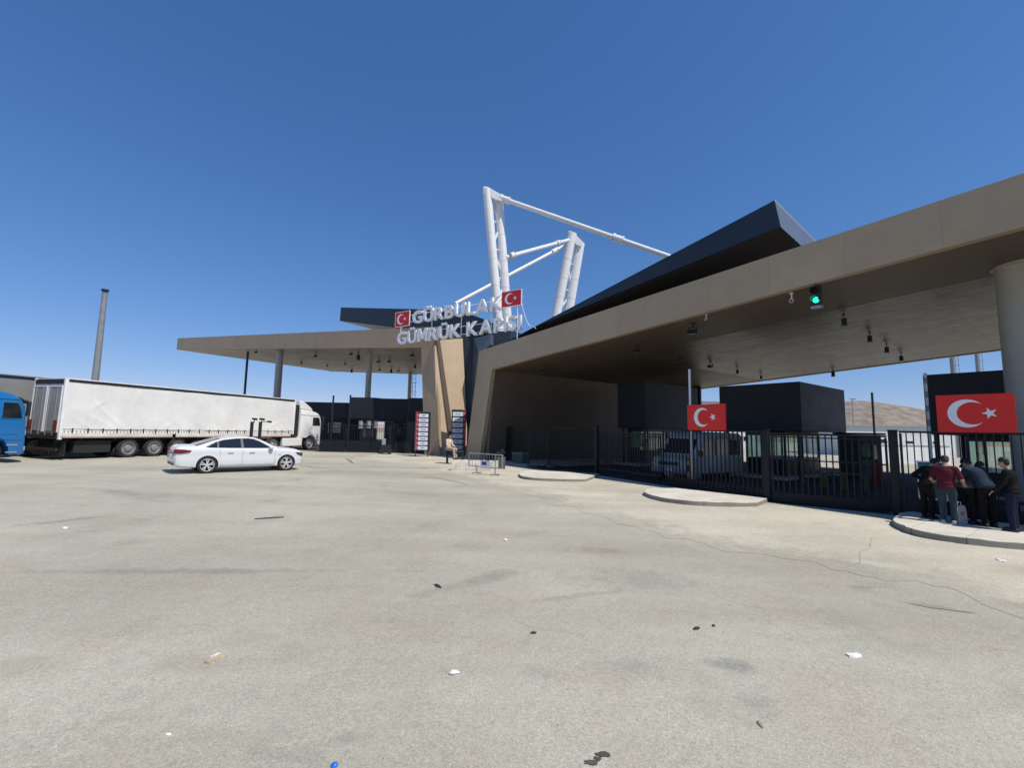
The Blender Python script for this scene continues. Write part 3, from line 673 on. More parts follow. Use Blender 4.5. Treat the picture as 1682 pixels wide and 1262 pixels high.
# ================================================================== FENCE AND SLIDING GATES
SCUT = Vector((0, 0, 0))
def gpost(pa, ytop, ww, label):
    z1 = ZAT(pa, ytop); z0 = zg(pa.x)
    o = thing('gate_post', label, 'post', (pa.x, pa.y, z0), 'dark square gate posts')
    rot = rotz(math.atan2(dR.y, dR.x)); mb = MB(); mb.box((pa.x, pa.y, (z0+z1)/2), (ww, ww, z1-z0), rot); sub(mb, 'post_shaft', m_fence, o, bevel=.012)
    mb = MB(); mb.box((pa.x, pa.y, z1+.016), (ww+.03, ww+.03, .03), rot); sub(mb, 'post_cap', m_fence, o, smooth=0)
    mb = MB(); mb.box((pa.x, pa.y, z0+.012), (ww*2, ww*2, .024), rot); sub(mb, 'base_plate', m_fence, o, smooth=0)
    return o
def panel(pa, pb, ya, yb, label, pitch=.13, rails=(), kick=.0, gap=.06, bar=.026, group='sliding gate panels of upright bars', off=0):
    za, zb_ = ZAT(pa, ya), ZAT(pb, yb); h = .5*((za-zg(pa.x))+(zb_-zg(pb.x)))
    d = (pb-pa); d.z = 0; Lh = d.length; d.normalize(); slope = (zg(pb.x)-zg(pa.x))/Lh
    root = thing('sliding_gate', label, 'gate', (pa.x, pa.y, zg(pa.x)), group)
    rot = rotz(math.atan2(d.y, d.x)); nn = Vector((-d.y, d.x, 0))*off
    at = lambda s, z: pa+nn+d*s+Vector((0, 0, zg(pa.x)+slope*s-pa.z+z))
    def rail(mb, s0, s1, z, hh, t=.05):
        a, b = at(s0, z), at(s1, z); u = nn.normalized() if off else Vector((-d.y, d.x, 0)); vs = []
        mb.prism([a-u*t/2-Vector((0, 0, hh/2)), a+u*t/2-Vector((0, 0, hh/2)), a+u*t/2+Vector((0, 0, hh/2)), a-u*t/2+Vector((0, 0, hh/2))], b-a)
    mb = MB(); rail(mb, 0, Lh, h-.03, .06, .06); rail(mb, 0, Lh, gap+.04, .08, .06)
    for s in (.03, Lh-.03): mb.box(at(s, h/2+gap/2), (.06, .055, h-gap-.14), rot)
    sub(mb, 'frame', m_fence, root, smooth=0, bevel=.006)
    if rails:
        mb = MB()
        for zz in rails: rail(mb, .06, Lh-.06, zz*h, .04, .04)
        sub(mb, 'cross_rail', m_fence, root, smooth=0)
    mb = MB(); n = max(3, int(Lh/pitch)); zl = gap+.08
    for k in range(1, n): c = at(Lh*k/n, (zl+h-.06)/2); mb.box(c, (bar, bar, h-.06-zl), rot)
    sub(mb, 'upright_bars', m_fence, root, smooth=0)
    if kick:
        mb = MB(); a, b = at(.07, gap+.08), at(Lh-.07, gap+.08); u = Vector((-d.y, d.x, 0))*.02
        mb.prism([a, b, b+Vector((0, 0, kick)), a+Vector((0, 0, kick))], u); sub(mb, 'kick_plate', m_fence, root, smooth=0)
    return root
gA, gB, gC, gD, gE, gF = G(862, 769), G(895, 770), G(980, 780), G(1262, 824), G(1475, 846), G(1700, 870)
gB2, gC2 = G(896, 767)+pR*.25, G(975, 777)+pR*.25
gF = gE+dR*5.2; gF.z = zg(gF.x)
panel(gA+pR*.2, gB+pR*.2, 709, 709, 'short narrow gate panel beside the inner wall', .12)
panel(gB2, gC2, 703, 703, 'taller gate panel left of the first dark gate post', .13, (), .0)
gpost(gC, 700, .17, 'dark gate post between the taller panel and the wide sliding gate')
gm = G(1087, 796)
panel(gC+dR*.15, gm, 712, 710, 'wide gate panel with a double top rail behind the smallest kerb island', .15, (.93,), .0, .3, .036)
panel(gm+pR*.12, gD+pR*.02, 706, 707, 'gate panel carrying the smaller flag board', .18, (), .25, .06, .042)
gpost(gD, 706, .2, 'dark gate post at the right end of the middle kerb island')
panel(gD+dR*.15, gE-dR*.15, 713, 713, 'widest gate panel, between the two thickest gate posts', .17, (.94, .62), .22, .05, .04)
gpost(gE, 708, .2, 'dark gate post at the tip of the largest kerb island')
panel(gE+dR*.15, gF, 711, 712, 'gate panel behind the group of people carrying the large flag board', .16, (), .3, .12)
gpost(gF+dR*.1, 709, .2, 'dark gate post beyond the people at the picture edge')
gG = gF+dR*6.5; gG.z = zg(gG.x); panel(gF+dR*.25, gG, 711, 711, 'gate panel past the picture edge, right of the last post', .16, (), .3, .12)
# flags on the fence
def onfence(x, y, pa=F0, off=-.08): return PL(x, y, gE+pR*off, pR)
dF2 = (gF-gE); dF2.z = 0; dF2.normalize()
p = onfence(1541, 710); q = onfence(1672, 710); flag('flag_board', 'large flag board on the gate above the group of people', p, dR, -pR, onfence(1541, 650).z-p.z, (q-p).to_2d().length, m_redb, False)
pe = (gD-gm); pe.z = 0; pe.normalize(); ne = Vector((pe.y, -pe.x, 0))
def onD(x, y): return PL(x, y, gm+ne*.02, ne)
p = onD(1129.5, 706.5); q = onD(1192, 706.5); flag('flag_board', 'smaller flag board on the middle gate beside the white pole', p, pe, ne, onD(1129, 666).z-p.z, (q-p).to_2d().length, m_redb, False)
# white pole behind the smaller flag
def simple_pole(name, p, z0, z1, r, m, label, cat='pole', group=None, r2=None, cap=False):
    o = thing(name, label, cat, (p.x, p.y, z0), group)
    mb = MB(); mb.tube((p.x, p.y, z0), (p.x, p.y, z1), r, r2, 16); sub(mb, 'shaft', m, o)
    mb = MB(); mb.tube((p.x, p.y, z0), (p.x, p.y, z0+.04), r*2.4, None, 16); sub(mb, 'base_plate', m, o)
    return o
p = G(1126, 800)+pR*.5; simple_pole('flag_pole', p, zg(p.x), ZAT(p, 607), .05, m_steelw, 'slim white pole beside the smaller flag board')
# orange barrier machine, grey box
p = G(1127, 797)+pR*.4; o = thing('barrier_machine', 'orange barrier machine behind the middle gate below the smaller flag', 'barrier', (p.x, p.y, zg(p.x)))
rot = rotz(math.atan2(dR.y, dR.x)); z0 = zg(p.x)
mb = MB(); mb.box((p.x, p.y, z0+.52), (.3, .34, 1.04), rot); sub(mb, 'cabinet', m_orange, o, bevel=.02)
mb = MB(); mb.box((p.x, p.y, z0+1.09), (.24, .28, .1), rot); sub(mb, 'hub', m_redlamp, o, bevel=.02)
mb = MB(); mb.box(Vector((p.x, p.y, z0+.72))-pR*.172, (.2, .006, .3), rot); sub(mb, 'access_door', m_dark, o, smooth=0)
p = G(1099, 793)+pR*-.05; z0 = zg(p.x); o = thing('gate_motor', 'pale grey gate motor box at the foot of the middle gate', 'motor box', (p.x, p.y, z0))
mb = MB(); mb.box((p.x, p.y, z0+.30), (.34, .3, .40), rot); sub(mb, 'housing', m_grey, o, bevel=.03)
mb = MB(); mb.box(Vector((p.x, p.y, z0+.05)), (.42, .36, .1), rot); sub(mb, 'plinth', m_dark, o, smooth=0)

# ================================================================== BOOTHS UNDER THE CAR CANOPY
m_win = bpy.data.materials.new('booth_glass'); m_win.use_nodes = True
_n = m_win.node_tree.nodes; _l = m_win.node_tree.links; _mx = _n.new('ShaderNodeMixShader'); _tr = _n.new('ShaderNodeBsdfTransparent'); _gl = _n.new('ShaderNodeBsdfGlossy')
_tr.inputs[0].default_value = (.72, .82, .80, 1); _gl.inputs[1].default_value = .03; _gl.inputs[0].default_value = (.8, .8, .8, 1); _mx.inputs[0].default_value = .12
_l.new(_tr.outputs[0], _mx.inputs[1]); _l.new(_gl.outputs[0], _mx.inputs[2]); _l.new(_mx.outputs[0], _n['Material Output'].inputs[0])
def booth(pc, label, W_=4.25, HT=5.1):
    """pc: right front corner on the ground; extends along -dR and pR."""
    root = thing('control_booth', label, 'booth', (pc.x, pc.y, zg(pc.x)), 'navy control booths under the car canopy')
    z0 = zg(pc.x); D_ = 6.7; g = lambda u, s, z: pc-dR*u+pR*s+Vector((0, 0, z0+z-pc.z))
    def bx(mb, u0, u1, s0, s1, za, zb): mb.prism([g(u0, s0, za), g(u1, s0, za), g(u1, s1, za), g(u0, s1, za)], Vector((0, 0, zb-za)))
    mb = MB(); bx(mb, 0, W_, 0, D_, 2.55, HT); sub(mb, 'overhead_box', m_booth, root, smooth=0, bevel=.02)
    mb = MB(); U1 = min(3.2, W_-.25); U0_ = .35 if W_ < 3 else 1.1; bx(mb, U0_, U1, .8, 5.6, .15, 1.05); bx(mb, U0_, U1, .8, 5.6, 2.3, 2.552)
    for u, s in ((U0_, .8), (U1-.1, .8), (U0_, 5.5), (U1-.1, 5.5), (U0_, 3.1), (U1-.1, 3.1)): bx(mb, u, u+.1, s, s+.1, 1.05, 2.3)
    sub(mb, 'cabin', m_navy2, root, smooth=0)
    for u0, u1, s0, s1 in ((U0_+.1, U1-.1, .83, .85), (U0_+.03, U0_+.05, .9, 3.1), (U0_+.03, U0_+.05, 3.2, 5.5), (U1-.05, U1-.03, .9, 3.1), (U1-.05, U1-.03, 3.2, 5.5)):
        mb = MB(); bx(mb, u0, u1, s0, s1, 1.05, 2.3); sub(mb, 'window', m_win, root, smooth=0)
    mb = MB(); bx(mb, .1 if W_ < 3 else .6, min(3.7, W_-.1), -.6, 7.4, -.1, .16); sub(mb, 'plinth', m_conc, root, smooth=0, bevel=.02)
    for u, s in ((.25, .3), (W_-.25, .3), (.25, D_-.3), (W_-.25, D_-.3)):
        mb = MB(); b0 = g(u, s, 0); mb.tube(b0, b0+Vector((0, 0, 2.55)), .09, None, 12); sub(mb, 'leg', m_navy2, root)
    return root
def onrow(x, off=8.0):
    p = PL(x, 750, F0+pR*off, pR); p.z = zg(p.x); return p
c1 = onrow(1319); bth = booth(c1, 'navy control booth in the middle, between the two flag boards')
for x, lb in ((1060, 'navy control booth farthest left, next to the dark inner wall'), ):
    p = onrow(x); booth(p, lb, 2.3, 5.75)
p = c1+dR*9.0; p.z = zg(p.x); dup(bth, p, None, 'navy control booth farthest right, behind the large flag board')
# yellow safety hoops in front of the middle booth
hp = None
for k, x in enumerate((1336, 1372, 1402)):
    p = PL(x, 790, F0+pR*(6.2+k*.0), pR); p.z = zg(p.x)
    if hp is None:
        hp = thing('safety_hoop', 'yellow safety hoop', 'hoop', (0, 0, 0), 'yellow safety hoops guarding the middle booth', local=True)
        mb = MB(); mb.path([(-.4, 0, 0), (-.4, 0, .62), (-.32, 0, .7), (.32, 0, .7), (.4, 0, .62), (.4, 0, 0)], .045, 10); sub(mb, 'hoop_tube', m_yellow, hp)
        mb = MB(); mb.path([(-.4, 0, .35), (.4, 0, .35)], .04, 10); sub(mb, 'cross_tube', m_dark, hp)
        h_ = hp
    else: h_ = dup(hp)
    h_.location = p; h_.rotation_euler = (0, 0, math.atan2(dR.y, dR.x))
    h_['label'] = ('yellow safety hoop nearest the left of the middle booth', 'middle of the three yellow safety hoops', 'yellow safety hoop nearest the right of the middle booth')[k]

# ================================================================== FIXTURES UNDER THE SOFFITS
nR = (dR*(1)+Vector((0, 0, sb))).cross(pR).normalized(); nL_ = (dL+Vector((0, 0, sl_))).cross(pL).normalized()
def SOFR(x, y): return PL(x, y, bl, nR)
def SOFL(x, y): return PL(x, y, e1, nL_)
flood = thing('floodlight', 'floodlight', 'lamp', (0, 0, 0), 'lamps and cameras under the canopies', local=True)
mb = MB(); mb.tube((0, 0, 0), (0, 0, -.16), .03, None, 8); mb.box((0, 0, -.01), (.16, .16, .02)); mb.box((-.14, 0, -.24), (.015, .05, .2)); mb.box((.14, 0, -.24), (.015, .05, .2)); mb.box((0, 0, -.15), (.295, .05, .015)); sub(mb, 'bracket', m_dark, flood, smooth=0)
mb = MB(); mb.prism([(-.13, -.16, -.26), (.13, -.16, -.26), (.13, .12, -.22), (-.13, .12, -.22)], Vector((0, -.06, -.16))); sub(mb, 'housing', m_dark, flood, smooth=0, bevel=.012)
mb = MB(); mb.prism([(-.11, -.205, -.425), (.11, -.205, -.425), (.11, .045, -.388), (-.11, .045, -.388)], Vector((0, 0, -.006))); sub(mb, 'lens', m_grey, flood, smooth=0)
cctv = thing('security_camera', 'camera', 'camera', (0, 0, 0), 'lamps and cameras under the canopies', local=True)
mb = MB(); mb.tube((0, 0, 0), (0, 0, -.22), .025, None, 8); mb.tube((0, 0, 0), (0, 0, -.03), .07, None, 12); sub(mb, 'mount', m_white, cctv)
mb = MB(); mb.tube((-.05, .12, -.22), (.06, -.2, -.34), .065, .07, 14); sub(mb, 'body', m_white, cctv)
mb = MB(); mb.tube((.062, -.206, -.343), (.068, -.222, -.349), .05, None, 14); sub(mb, 'lens', m_dark, cctv)
spot = thing('box_lamp', 'lamp', 'lamp', (0, 0, 0), 'lamps and cameras under the canopies', local=True)
mb = MB(); mb.tube((0, 0, 0), (0, 0, -.25), .02, None, 8); mb.box((0, 0, -.01), (.14, .14, .02)); sub(mb, 'stem', m_dark, spot)
mb = MB(); mb.tube((0, 0, -.2), (0, 0, -.55), .11, .12, 16); sub(mb, 'housing', m_dark, spot)
mb = MB(); mb.tube((0, 0, -.551), (0, 0, -.575), .135, .14, 16); sub(mb, 'rim', m_grey, spot)
used = set()
def fix(proto, x, y, side, label, rz=None, sc=1):
    p = (SOFR if side == 'R' else SOFL)(x, y)
    if proto.name in used: o = dup(proto)
    else: o = proto; used.add(proto.name)
    o.location = p+Vector((0, 0, -.005)); o.rotation_euler = (0, 0, rz if rz is not None else math.atan2(dR.y, dR.x)); o.scale = (sc*.85,)*3; o['label'] = label
    return o
fix(spot, 1386, 517, 'R', 'black canopy lamp nearest the green traffic light', sc=1.05)
fix(spot, 1428, 546, 'R', 'black canopy lamp, second from the green traffic light', sc=1.05)
fix(spot, 1456, 565, 'R', 'black canopy lamp, third from the green traffic light', sc=1.05)
fix(spot, 1480, 580, 'R', 'black canopy lamp, fourth from the green traffic light', sc=1.05)
fix(spot, 1368, 606, 'R', 'black canopy lamp hanging against the sky right of the middle booth', sc=1.2)
fix(spot, 1211, 604, 'R', 'black canopy lamp above the smaller flag board', sc=.9)
fix(spot, 1250, 614, 'R', 'black canopy lamp above the left half of the middle booth', sc=.9)
fix(flood, 1167, 594, 'R', 'black floodlight under the canopy above the white pole', sc=1.2)
fix(flood, 1138, 531, 'R', 'black floodlight near the canopy edge left of the white camera', sc=1.5)
fix(flood, 1117, 584, 'R', 'black floodlight on the dark part of the soffit', sc=1)
fix(flood, 894, 602, 'R', 'floodlight under the canopy nearest the leaning pillar', sc=1.2)
fix(flood, 1046, 567, 'R', 'floodlight under the canopy between the pillar and the white camera', sc=1.2)
fix(cctv, 1300, 481, 'R', 'white security camera left of the green traffic light', sc=1.25)
fix(cctv, 1160, 517, 'R', 'white security camera half way along the canopy edge', sc=.8)
LL = [(421, 575, flood, 'lamp under the truck canopy nearest its outer tip', .9), (457, 580, flood, 'black floodlight beside the left column of the truck canopy', 1), (495, 592, spot, 'black box lamp right of the left column of the truck canopy', .9),
      (519, 580, flood, 'floodlight below the middle of the truck canopy edge', 1.1), (538, 598, flood, 'lamp at the back edge of the truck canopy', .9), (567, 594, spot, 'black box lamp left of the second column', .8),
      (577, 577, flood, 'floodlight close behind the truck canopy edge', 1), (589, 578, spot, 'large black box lamp close behind the truck canopy edge', 1.5), (578, 604, spot, 'black lamp hanging against the sky left of the second column', 1.3),
      (623, 589, flood, 'floodlight right of the second column, left of a pair', 1.1), (640, 589, flood, 'floodlight right of the second column, right of a pair', 1.1), (624, 604, flood, 'black floodlight low at the back right of the second column', 1.1),
      (643, 604, spot, 'black lamp hanging against the sky right of the second column', 1.3), (655, 606, flood, 'floodlight at the back edge near the brown pillar', 1), (682, 597, spot, 'black box lamp next to the brown pillar', 1), (678, 578, flood, 'floodlight in the front corner beside the brown pillar', 1)]
for x, y, pr, lb, sc in LL: fix(pr, x, y, 'L', lb, math.atan2(-dL.y, -dL.x), sc*1.15)

# green traffic light
p = FAC(1340, 466, .25); p.z = zbot((p-U0).dot(dR))
tlg = thing('traffic_light', 'black traffic light showing green under the canopy edge', 'traffic light', p)
rot = rotz(math.atan2(dR.y, dR.x)); k = .80*(FAC(1340, 466).z-FAC(1340, 506).z)
mb = MB(); mb.box(p+Vector((0, 0, -.03)), (.05, .05, .08), rot); mb.box(p+Vector((0, 0, -.07-k*.5)), (.32, .12, k), rot); sub(mb, 'housing', m_dark, tlg, bevel=.02)
m_green = mat('green_lamp', (.02, .9, .38), .3, 0, 0, emit=2.0)
for zz, mm, nm in ((-.07-k*.27, m_void, 'red_lens'), (-.07-k*.72, m_green, 'green_lens')):
    c = p+Vector((0, 0, zz))-pR*.06; mb = MB(); mb.tube(c, c-pR*.02, .105, .10, 20); sub(mb, nm, mm, tlg)
    mb = MB(); n = 14; V = []
    for j in range(n+1):
        a = R(-20)+R(220)*j/n; e = dR*math.cos(a)*.125+Vector((0, 0, math.sin(a)*.125)); V += [c+e, c+e-pR*(.2)]
    mb.add(V, [(2*j, 2*j+1, 2*j+3, 2*j+2) for j in range(n)]); sub(mb, 'visor', m_dark, tlg)
mb = MB(); c = p+Vector((0, 0, -.07-k-.06)); mb.box(c, (.34, .2, .1), rot); sub(mb, 'sensor', m_grey, tlg, bevel=.02)

# ================================================================== VEHICLES
m_carw = mat('car_white', (.69, .71, .73), .22, 0, .02, 2, coat=.6)
m_curtain = mat('white_tarpaulin', (.75, .75, .725), .55, 0, .10, .8, .25, 3)
m_curtg = mat('grey_tarpaulin', (.23, .235, .225), .6, 0, .08, .8, .2, 3)
m_blue = mat('blue_cab_paint', (.010, .15, .41), .28, 0, .08, 2, coat=.4)
m_cabw = mat('white_cab_paint', (.75, .75, .74), .3, 0, .03, 2, coat=.3)
m_door = mat('dull_metal_door', (.36, .37, .36), .5, .2, .1, 1.5)
m_dirty = mat('dirty_white', (.62, .60, .54), .6, 0, .22, 2)
m_redline = mat('reflective_red_line', (.50, .10, .06), .4, 0, .2, 5)
m_chassis = mat('chassis_black', (.018, .018, .018), .7, 0, .2, 3)

def wheel(parent, c, r, wd, side, rimm, spokes=10, rimr=.68, truck=False):
    """axis along y; side = +1/-1 outer side"""
    c = Vector(c); mb = MB(); h = wd/2
    mb.lathe([(r*.72, -h*.98), (r*.93, -h), (r, -h*.72), (r, h*.72), (r*.93, h), (r*.72, h*.98), (r*.66, h*.8), (r*.66, -h*.8), (r*.72, -h*.98)], c, 'y', 40, 0, False)
    t = sub(mb, 'wheel', m_rubber, parent)
    mb = MB(); f = side*h
    if truck:
        mb.lathe([(r*.70, f*.92), (r*.68, f*.99), (r*.64, f*.96), (r*.57, f*.45), (r*.34, f*.55), (r*.28, f*.98), (r*.16, f*1.08), (.001, f*1.08)], c, 'y', 32, 0, False)
        for k in range(10):
            a = k*math.tau/10; mb.tube(c+Vector((math.cos(a)*r*.42, f*.5, math.sin(a)*r*.42)), c+Vector((math.cos(a)*r*.42, f*.66, math.sin(a)*r*.42)), .02, None, 6)
    else:
        mb.lathe([(r*rimr, f*.97), (r*rimr*.97, f*1.02), (r*rimr*.92, f*.98), (r*rimr*.88, f*.4)], c, 'y', 36, 0, False)
        for k in range(spokes//2):
            for da in (-.19, .19):
                a = k*math.tau/(spokes/2)+da+.3; d = Vector((math.cos(a), 0, math.sin(a))); t2 = Vector((-d.z, 0, d.x)); b = Vector((0, 1, 0))
                i0, i1 = c+d*r*.12+b*f*.86, c+d*r*rimr*.94+b*f*.93
                mb.prism([i0-t2*.015, i0+t2*.015, i1+t2*.022, i1-t2*.022], b*(-f*.28))
        mb.lathe([(r*.17, f*.7), (r*.17, f*.96), (r*.15, f*.98), (.001, f*.98)], c, 'y', 16)
    rm = sub(mb, 'rim', rimm, t)
    mb = MB(); mb.lathe([(r*.655, f*.25), (.001, f*.25)], c, 'y', 24); sub(mb, 'brake_disc', m_void if not truck else m_chassis, t)
    return t

# ---- white saloon car; local x forward, z up, origin on the ground at mid wheelbase
def lerp_tab(tab, x):
    for a, b in zip(tab, tab[1:]):
        if a[0] <= x <= b[0]:
            t = (x-a[0])/(b[0]-a[0]); return [p+(q-p)*t for p, q in zip(a, b)]
    return list(tab[-1])
ca, cb_ = G(338, 778), G(468, 773)
hd = (cb_-ca); hd.z = 0; wbm = hd.length; hd.normalize(); CS = wbm/2.97
nrm_c = Vector((-hd.y, hd.x, 0)); cc = (ca+cb_)/2+nrm_c*.80*CS; cc.z = zg(cc.x)
car = thing('saloon_car', 'white four door saloon car parked alone in front of the white lorry', 'car', cc, None, True, math.atan2(hd.y, hd.x), GN)
car.scale = (CS,)*3
T = [(-2.58, .46, .76, .84, .76), (-2.53, .33, .90, 1.02, .84), (-2.40, .27, .96, 1.115, .885), (-2.1, .235, .98, 1.12, .915), (-1.5, .21, .985, 1.11, .93), (-.6, .20, .965, 1.07, .93), (.4, .20, .95, 1.045, .93),
     (1.0, .20, .935, 1.03, .93), (1.5, .205, .915, 1.005, .924), (1.85, .22, .885, .965, .90), (2.02, .23, .845, .92, .868), (2.13, .25, .79, .865, .825), (2.195, .30, .70, .77, .76), (2.22, .38, .60, .66, .71)]
rings = []; NS = 64
for i in range(NS+1):
    x = T[0][0]+(T[-1][0]-T[0][0])*i/NS; _, zs, sh, zt_, hw = lerp_tab(T, x)
    half = [(0, zs), (hw*.84, zs), (hw*.955, zs+.05), (hw*.985, zs+.16), (hw*1.0, (zs+sh)*.52), (hw*.993, sh-.16), (hw*1.003, sh-.11), (hw*.985, sh-.03), (hw*.94, sh+.012), (hw*.80, sh+(zt_-sh)*.62), (hw*.45, zt_-.008), (0, zt_)]
    rings.append([Vector((x, -y, z)) for y, z in half]+[Vector((x, y, z)) for y, z in half[-2:0:-1]])
mb = MB(); mb.loft(rings); body = sub(mb, 'body', [m_carw, m_void], car, smooth=30)
cut = MB()
for x in (-1.485, 1.485):
    for s in (-1, 1): cut.lathe([(.375, -.26), (.375, .26)], (x, s*.87, .335), 'y', 40)
co = cut.build('wheel_cutter', [m_carw, m_void]); co.data.polygons.foreach_set('material_index', [1]*len(co.data.polygons)); co.parent = car
bm_ = body.modifiers.new('cut', 'BOOLEAN'); bm_.object = co; bm_.solver = 'EXACT'; bm_.operation = 'DIFFERENCE'
bpy.context.view_layer.update(); bake(body); cm = co.data; bpy.data.objects.remove(co); bpy.data.meshes.remove(cm)
body.data.polygons.foreach_set('use_smooth', [True]*len(body.data.polygons)); body.data.set_sharp_from_angle(angle=R(30))
RL = [(-1.98, 1.06), (-1.75, 1.13), (-1.35, 1.29), (-1.0, 1.395), (-.6, 1.45), (-.1, 1.468), (.2, 1.44), (.45, 1.35), (1.12, 1.01)]
hwz = lambda z: .855-(z-.96)*.50
rings = []
for x, zr in [tuple(lerp_tab(RL, -1.98+(1.12+1.98)*i/40)) for i in range(41)]:
    ze_ = max(.955, zr-.055); e = hwz(ze_); half = [(.2, .9), (.86, .9), (hwz(.96), .96), (e, ze_), (e*.93, zr-.018), (e*.6, zr-.002), (0, zr)]
    rings.append([Vector((x, -y, z)) for y, z in half]+[Vector((x, y, z)) for y, z in half[::-1] if y > 0])
mb = MB(); mb.loft(rings); gh = sub(mb, 'roof', m_carw, car, smooth=28)
def sidepoly(pts, s, off, mb, th=.004, mi=0):
    V = [Vector((x, s*(hwz(z)+off), z)) for x, z in pts]; mb.prism(V, Vector((0, -s*th, 0)), mi)
for s in (-1, 1):
    mb = MB(); sidepoly([(.90, .985), (-1.50, 1.005), (-1.58, 1.05), (-1.28, 1.23), (-.95, 1.335), (-.5, 1.392), (-.05, 1.405), (.18, 1.375), (.42, 1.275)], s, .004, mb); sub(mb, 'window_surround', m_dark, car, smooth=0)
    for pts in ([(.80, 1.0), (-.22, 1.005), (-.25, 1.375), (-.05, 1.383), (.14, 1.355), (.40, 1.245)], [(-.32, 1.005), (-1.12, 1.015), (-1.12, 1.262), (-.93, 1.318), (-.5, 1.37), (-.34, 1.373)], [(-1.18, 1.015), (-1.47, 1.025), (-1.50, 1.05), (-1.27, 1.195), (-1.18, 1.235)]):
        mb = MB(); sidepoly(pts, s, .009, mb); sub(mb, 'side_window', m_glass, car, smooth=0)
    mb = MB()                                # door seams
    for x, z0, z1 in ((-.27, .24, .95), (.98, .30, .93), (-1.08, .62, .95)): mb.box((x, s*.9335, (z0+z1)/2), (.008, .01, z1-z0))
    mb.box((-.05, s*.931, .335), (2.1, .012, .012)); sub(mb, 'door_seam', m_grey, car, smooth=0)
    for x in (-.20-.16, .78-.08):
        mb = MB(); mb.box((x-.35 if x < 0 else x-.62, s*.945, .815), (.20, .03, .03)); sub(mb, 'door_handle', m_steel, car, bevel=.008)
    mb = MB(); mb.ell((.80, s*1.0, 1.02), (.10, .11, .075), 14, 8); mb.box((.80, s*.90, .985), (.06, .12, .03)); sub(mb, 'wing_mirror', m_carw, car)
    mb = MB(); mb.prism([(-2.56, s*.775, .80), (-2.555, s*.775, .925), (-2.40, s*.895, .94), (-2.12, s*.925, .915), (-2.16, s*.928, .845), (-2.42, s*.90, .79)], Vector((.03, -s*.02, 0))); 
    mb = MB(); mb.prism([(-2.575, s*.70, .955), (-2.53, s*.868, .96), (-2.37, s*.918, .955), (-2.10, s*.940, .915), (-2.14, s*.944, .845), (-2.40, s*.916, .80), (-2.56, s*.855, .80), (-2.600, s*.70, .81)], Vector((.16, -s*.07, 0))); sub(mb, 'tail_light', m_redlamp, car, smooth=20)
    mb = MB(); mb.prism([(2.24, s*.60, .72), (2.185, s*.80, .76), (2.01, s*.892, .80), (1.86, s*.916, .80), (1.98, s*.905, .70), (2.175, s*.825, .63), (2.245, s*.62, .61)], Vector((-.10, -s*.06, .0))); sub(mb, 'headlight', m_glass, car, smooth=20)
    mb = MB(); mb.box((1.17, s*.934, .70), (.10, .008, .02)); sub(mb, 'side_indicator', m_grey, car, smooth=0)
    for x in (-1.485, 1.485): wheel(car, (x, s*.80, .335), .335, .235, s, m_chrome, 10, .74)
ws = [Vector((1.06, -.66, 1.055)), Vector((1.06, .66, 1.055)), Vector((.47, .56, 1.352)), Vector((.47, -.56, 1.352))]; nn = Vector((.45, 0, .89))
mb = MB(); mb.prism([p+nn*.004 for p in ws], nn*.008); sub(mb, 'windscreen', m_glass, car, smooth=0)
rw_ = [Vector((-1.86, -.62, 1.105)), Vector((-1.86, .62, 1.105)), Vector((-1.05, .53, 1.385)), Vector((-1.05, -.53, 1.385))]; nn = Vector((-.36, 0, .93))
mb = MB(); mb.prism([p+nn*.010 for p in rw_], nn*.008); sub(mb, 'rear_window', m_glass, car, smooth=0)
mb = MB(); mb.box((-2.595, 0, .68), (.02, .52, .11)); sub(mb, 'number_plate', m_flagw, car, smooth=0)
mb = MB(); mb.box((-2.545, 0, .40), (.05, 1.2, .14)); sub(mb, 'rear_diffuser', m_dark, car, bevel=.02)
mb = MB()
for s in (-1, 1): mb.box((2.22, s*.19, .615), (.03, .30, .14))
sub(mb, 'grille', m_dark, car, bevel=.02)
mb = MB(); mb.box((2.21, 0, .36), (.04, 1.0, .12)); sub(mb, 'lower_intake', m_dark, car, bevel=.02)

m_trim = mat('truck_rim_grey', (.27, .27, .265), .45, .2, .15, 5)
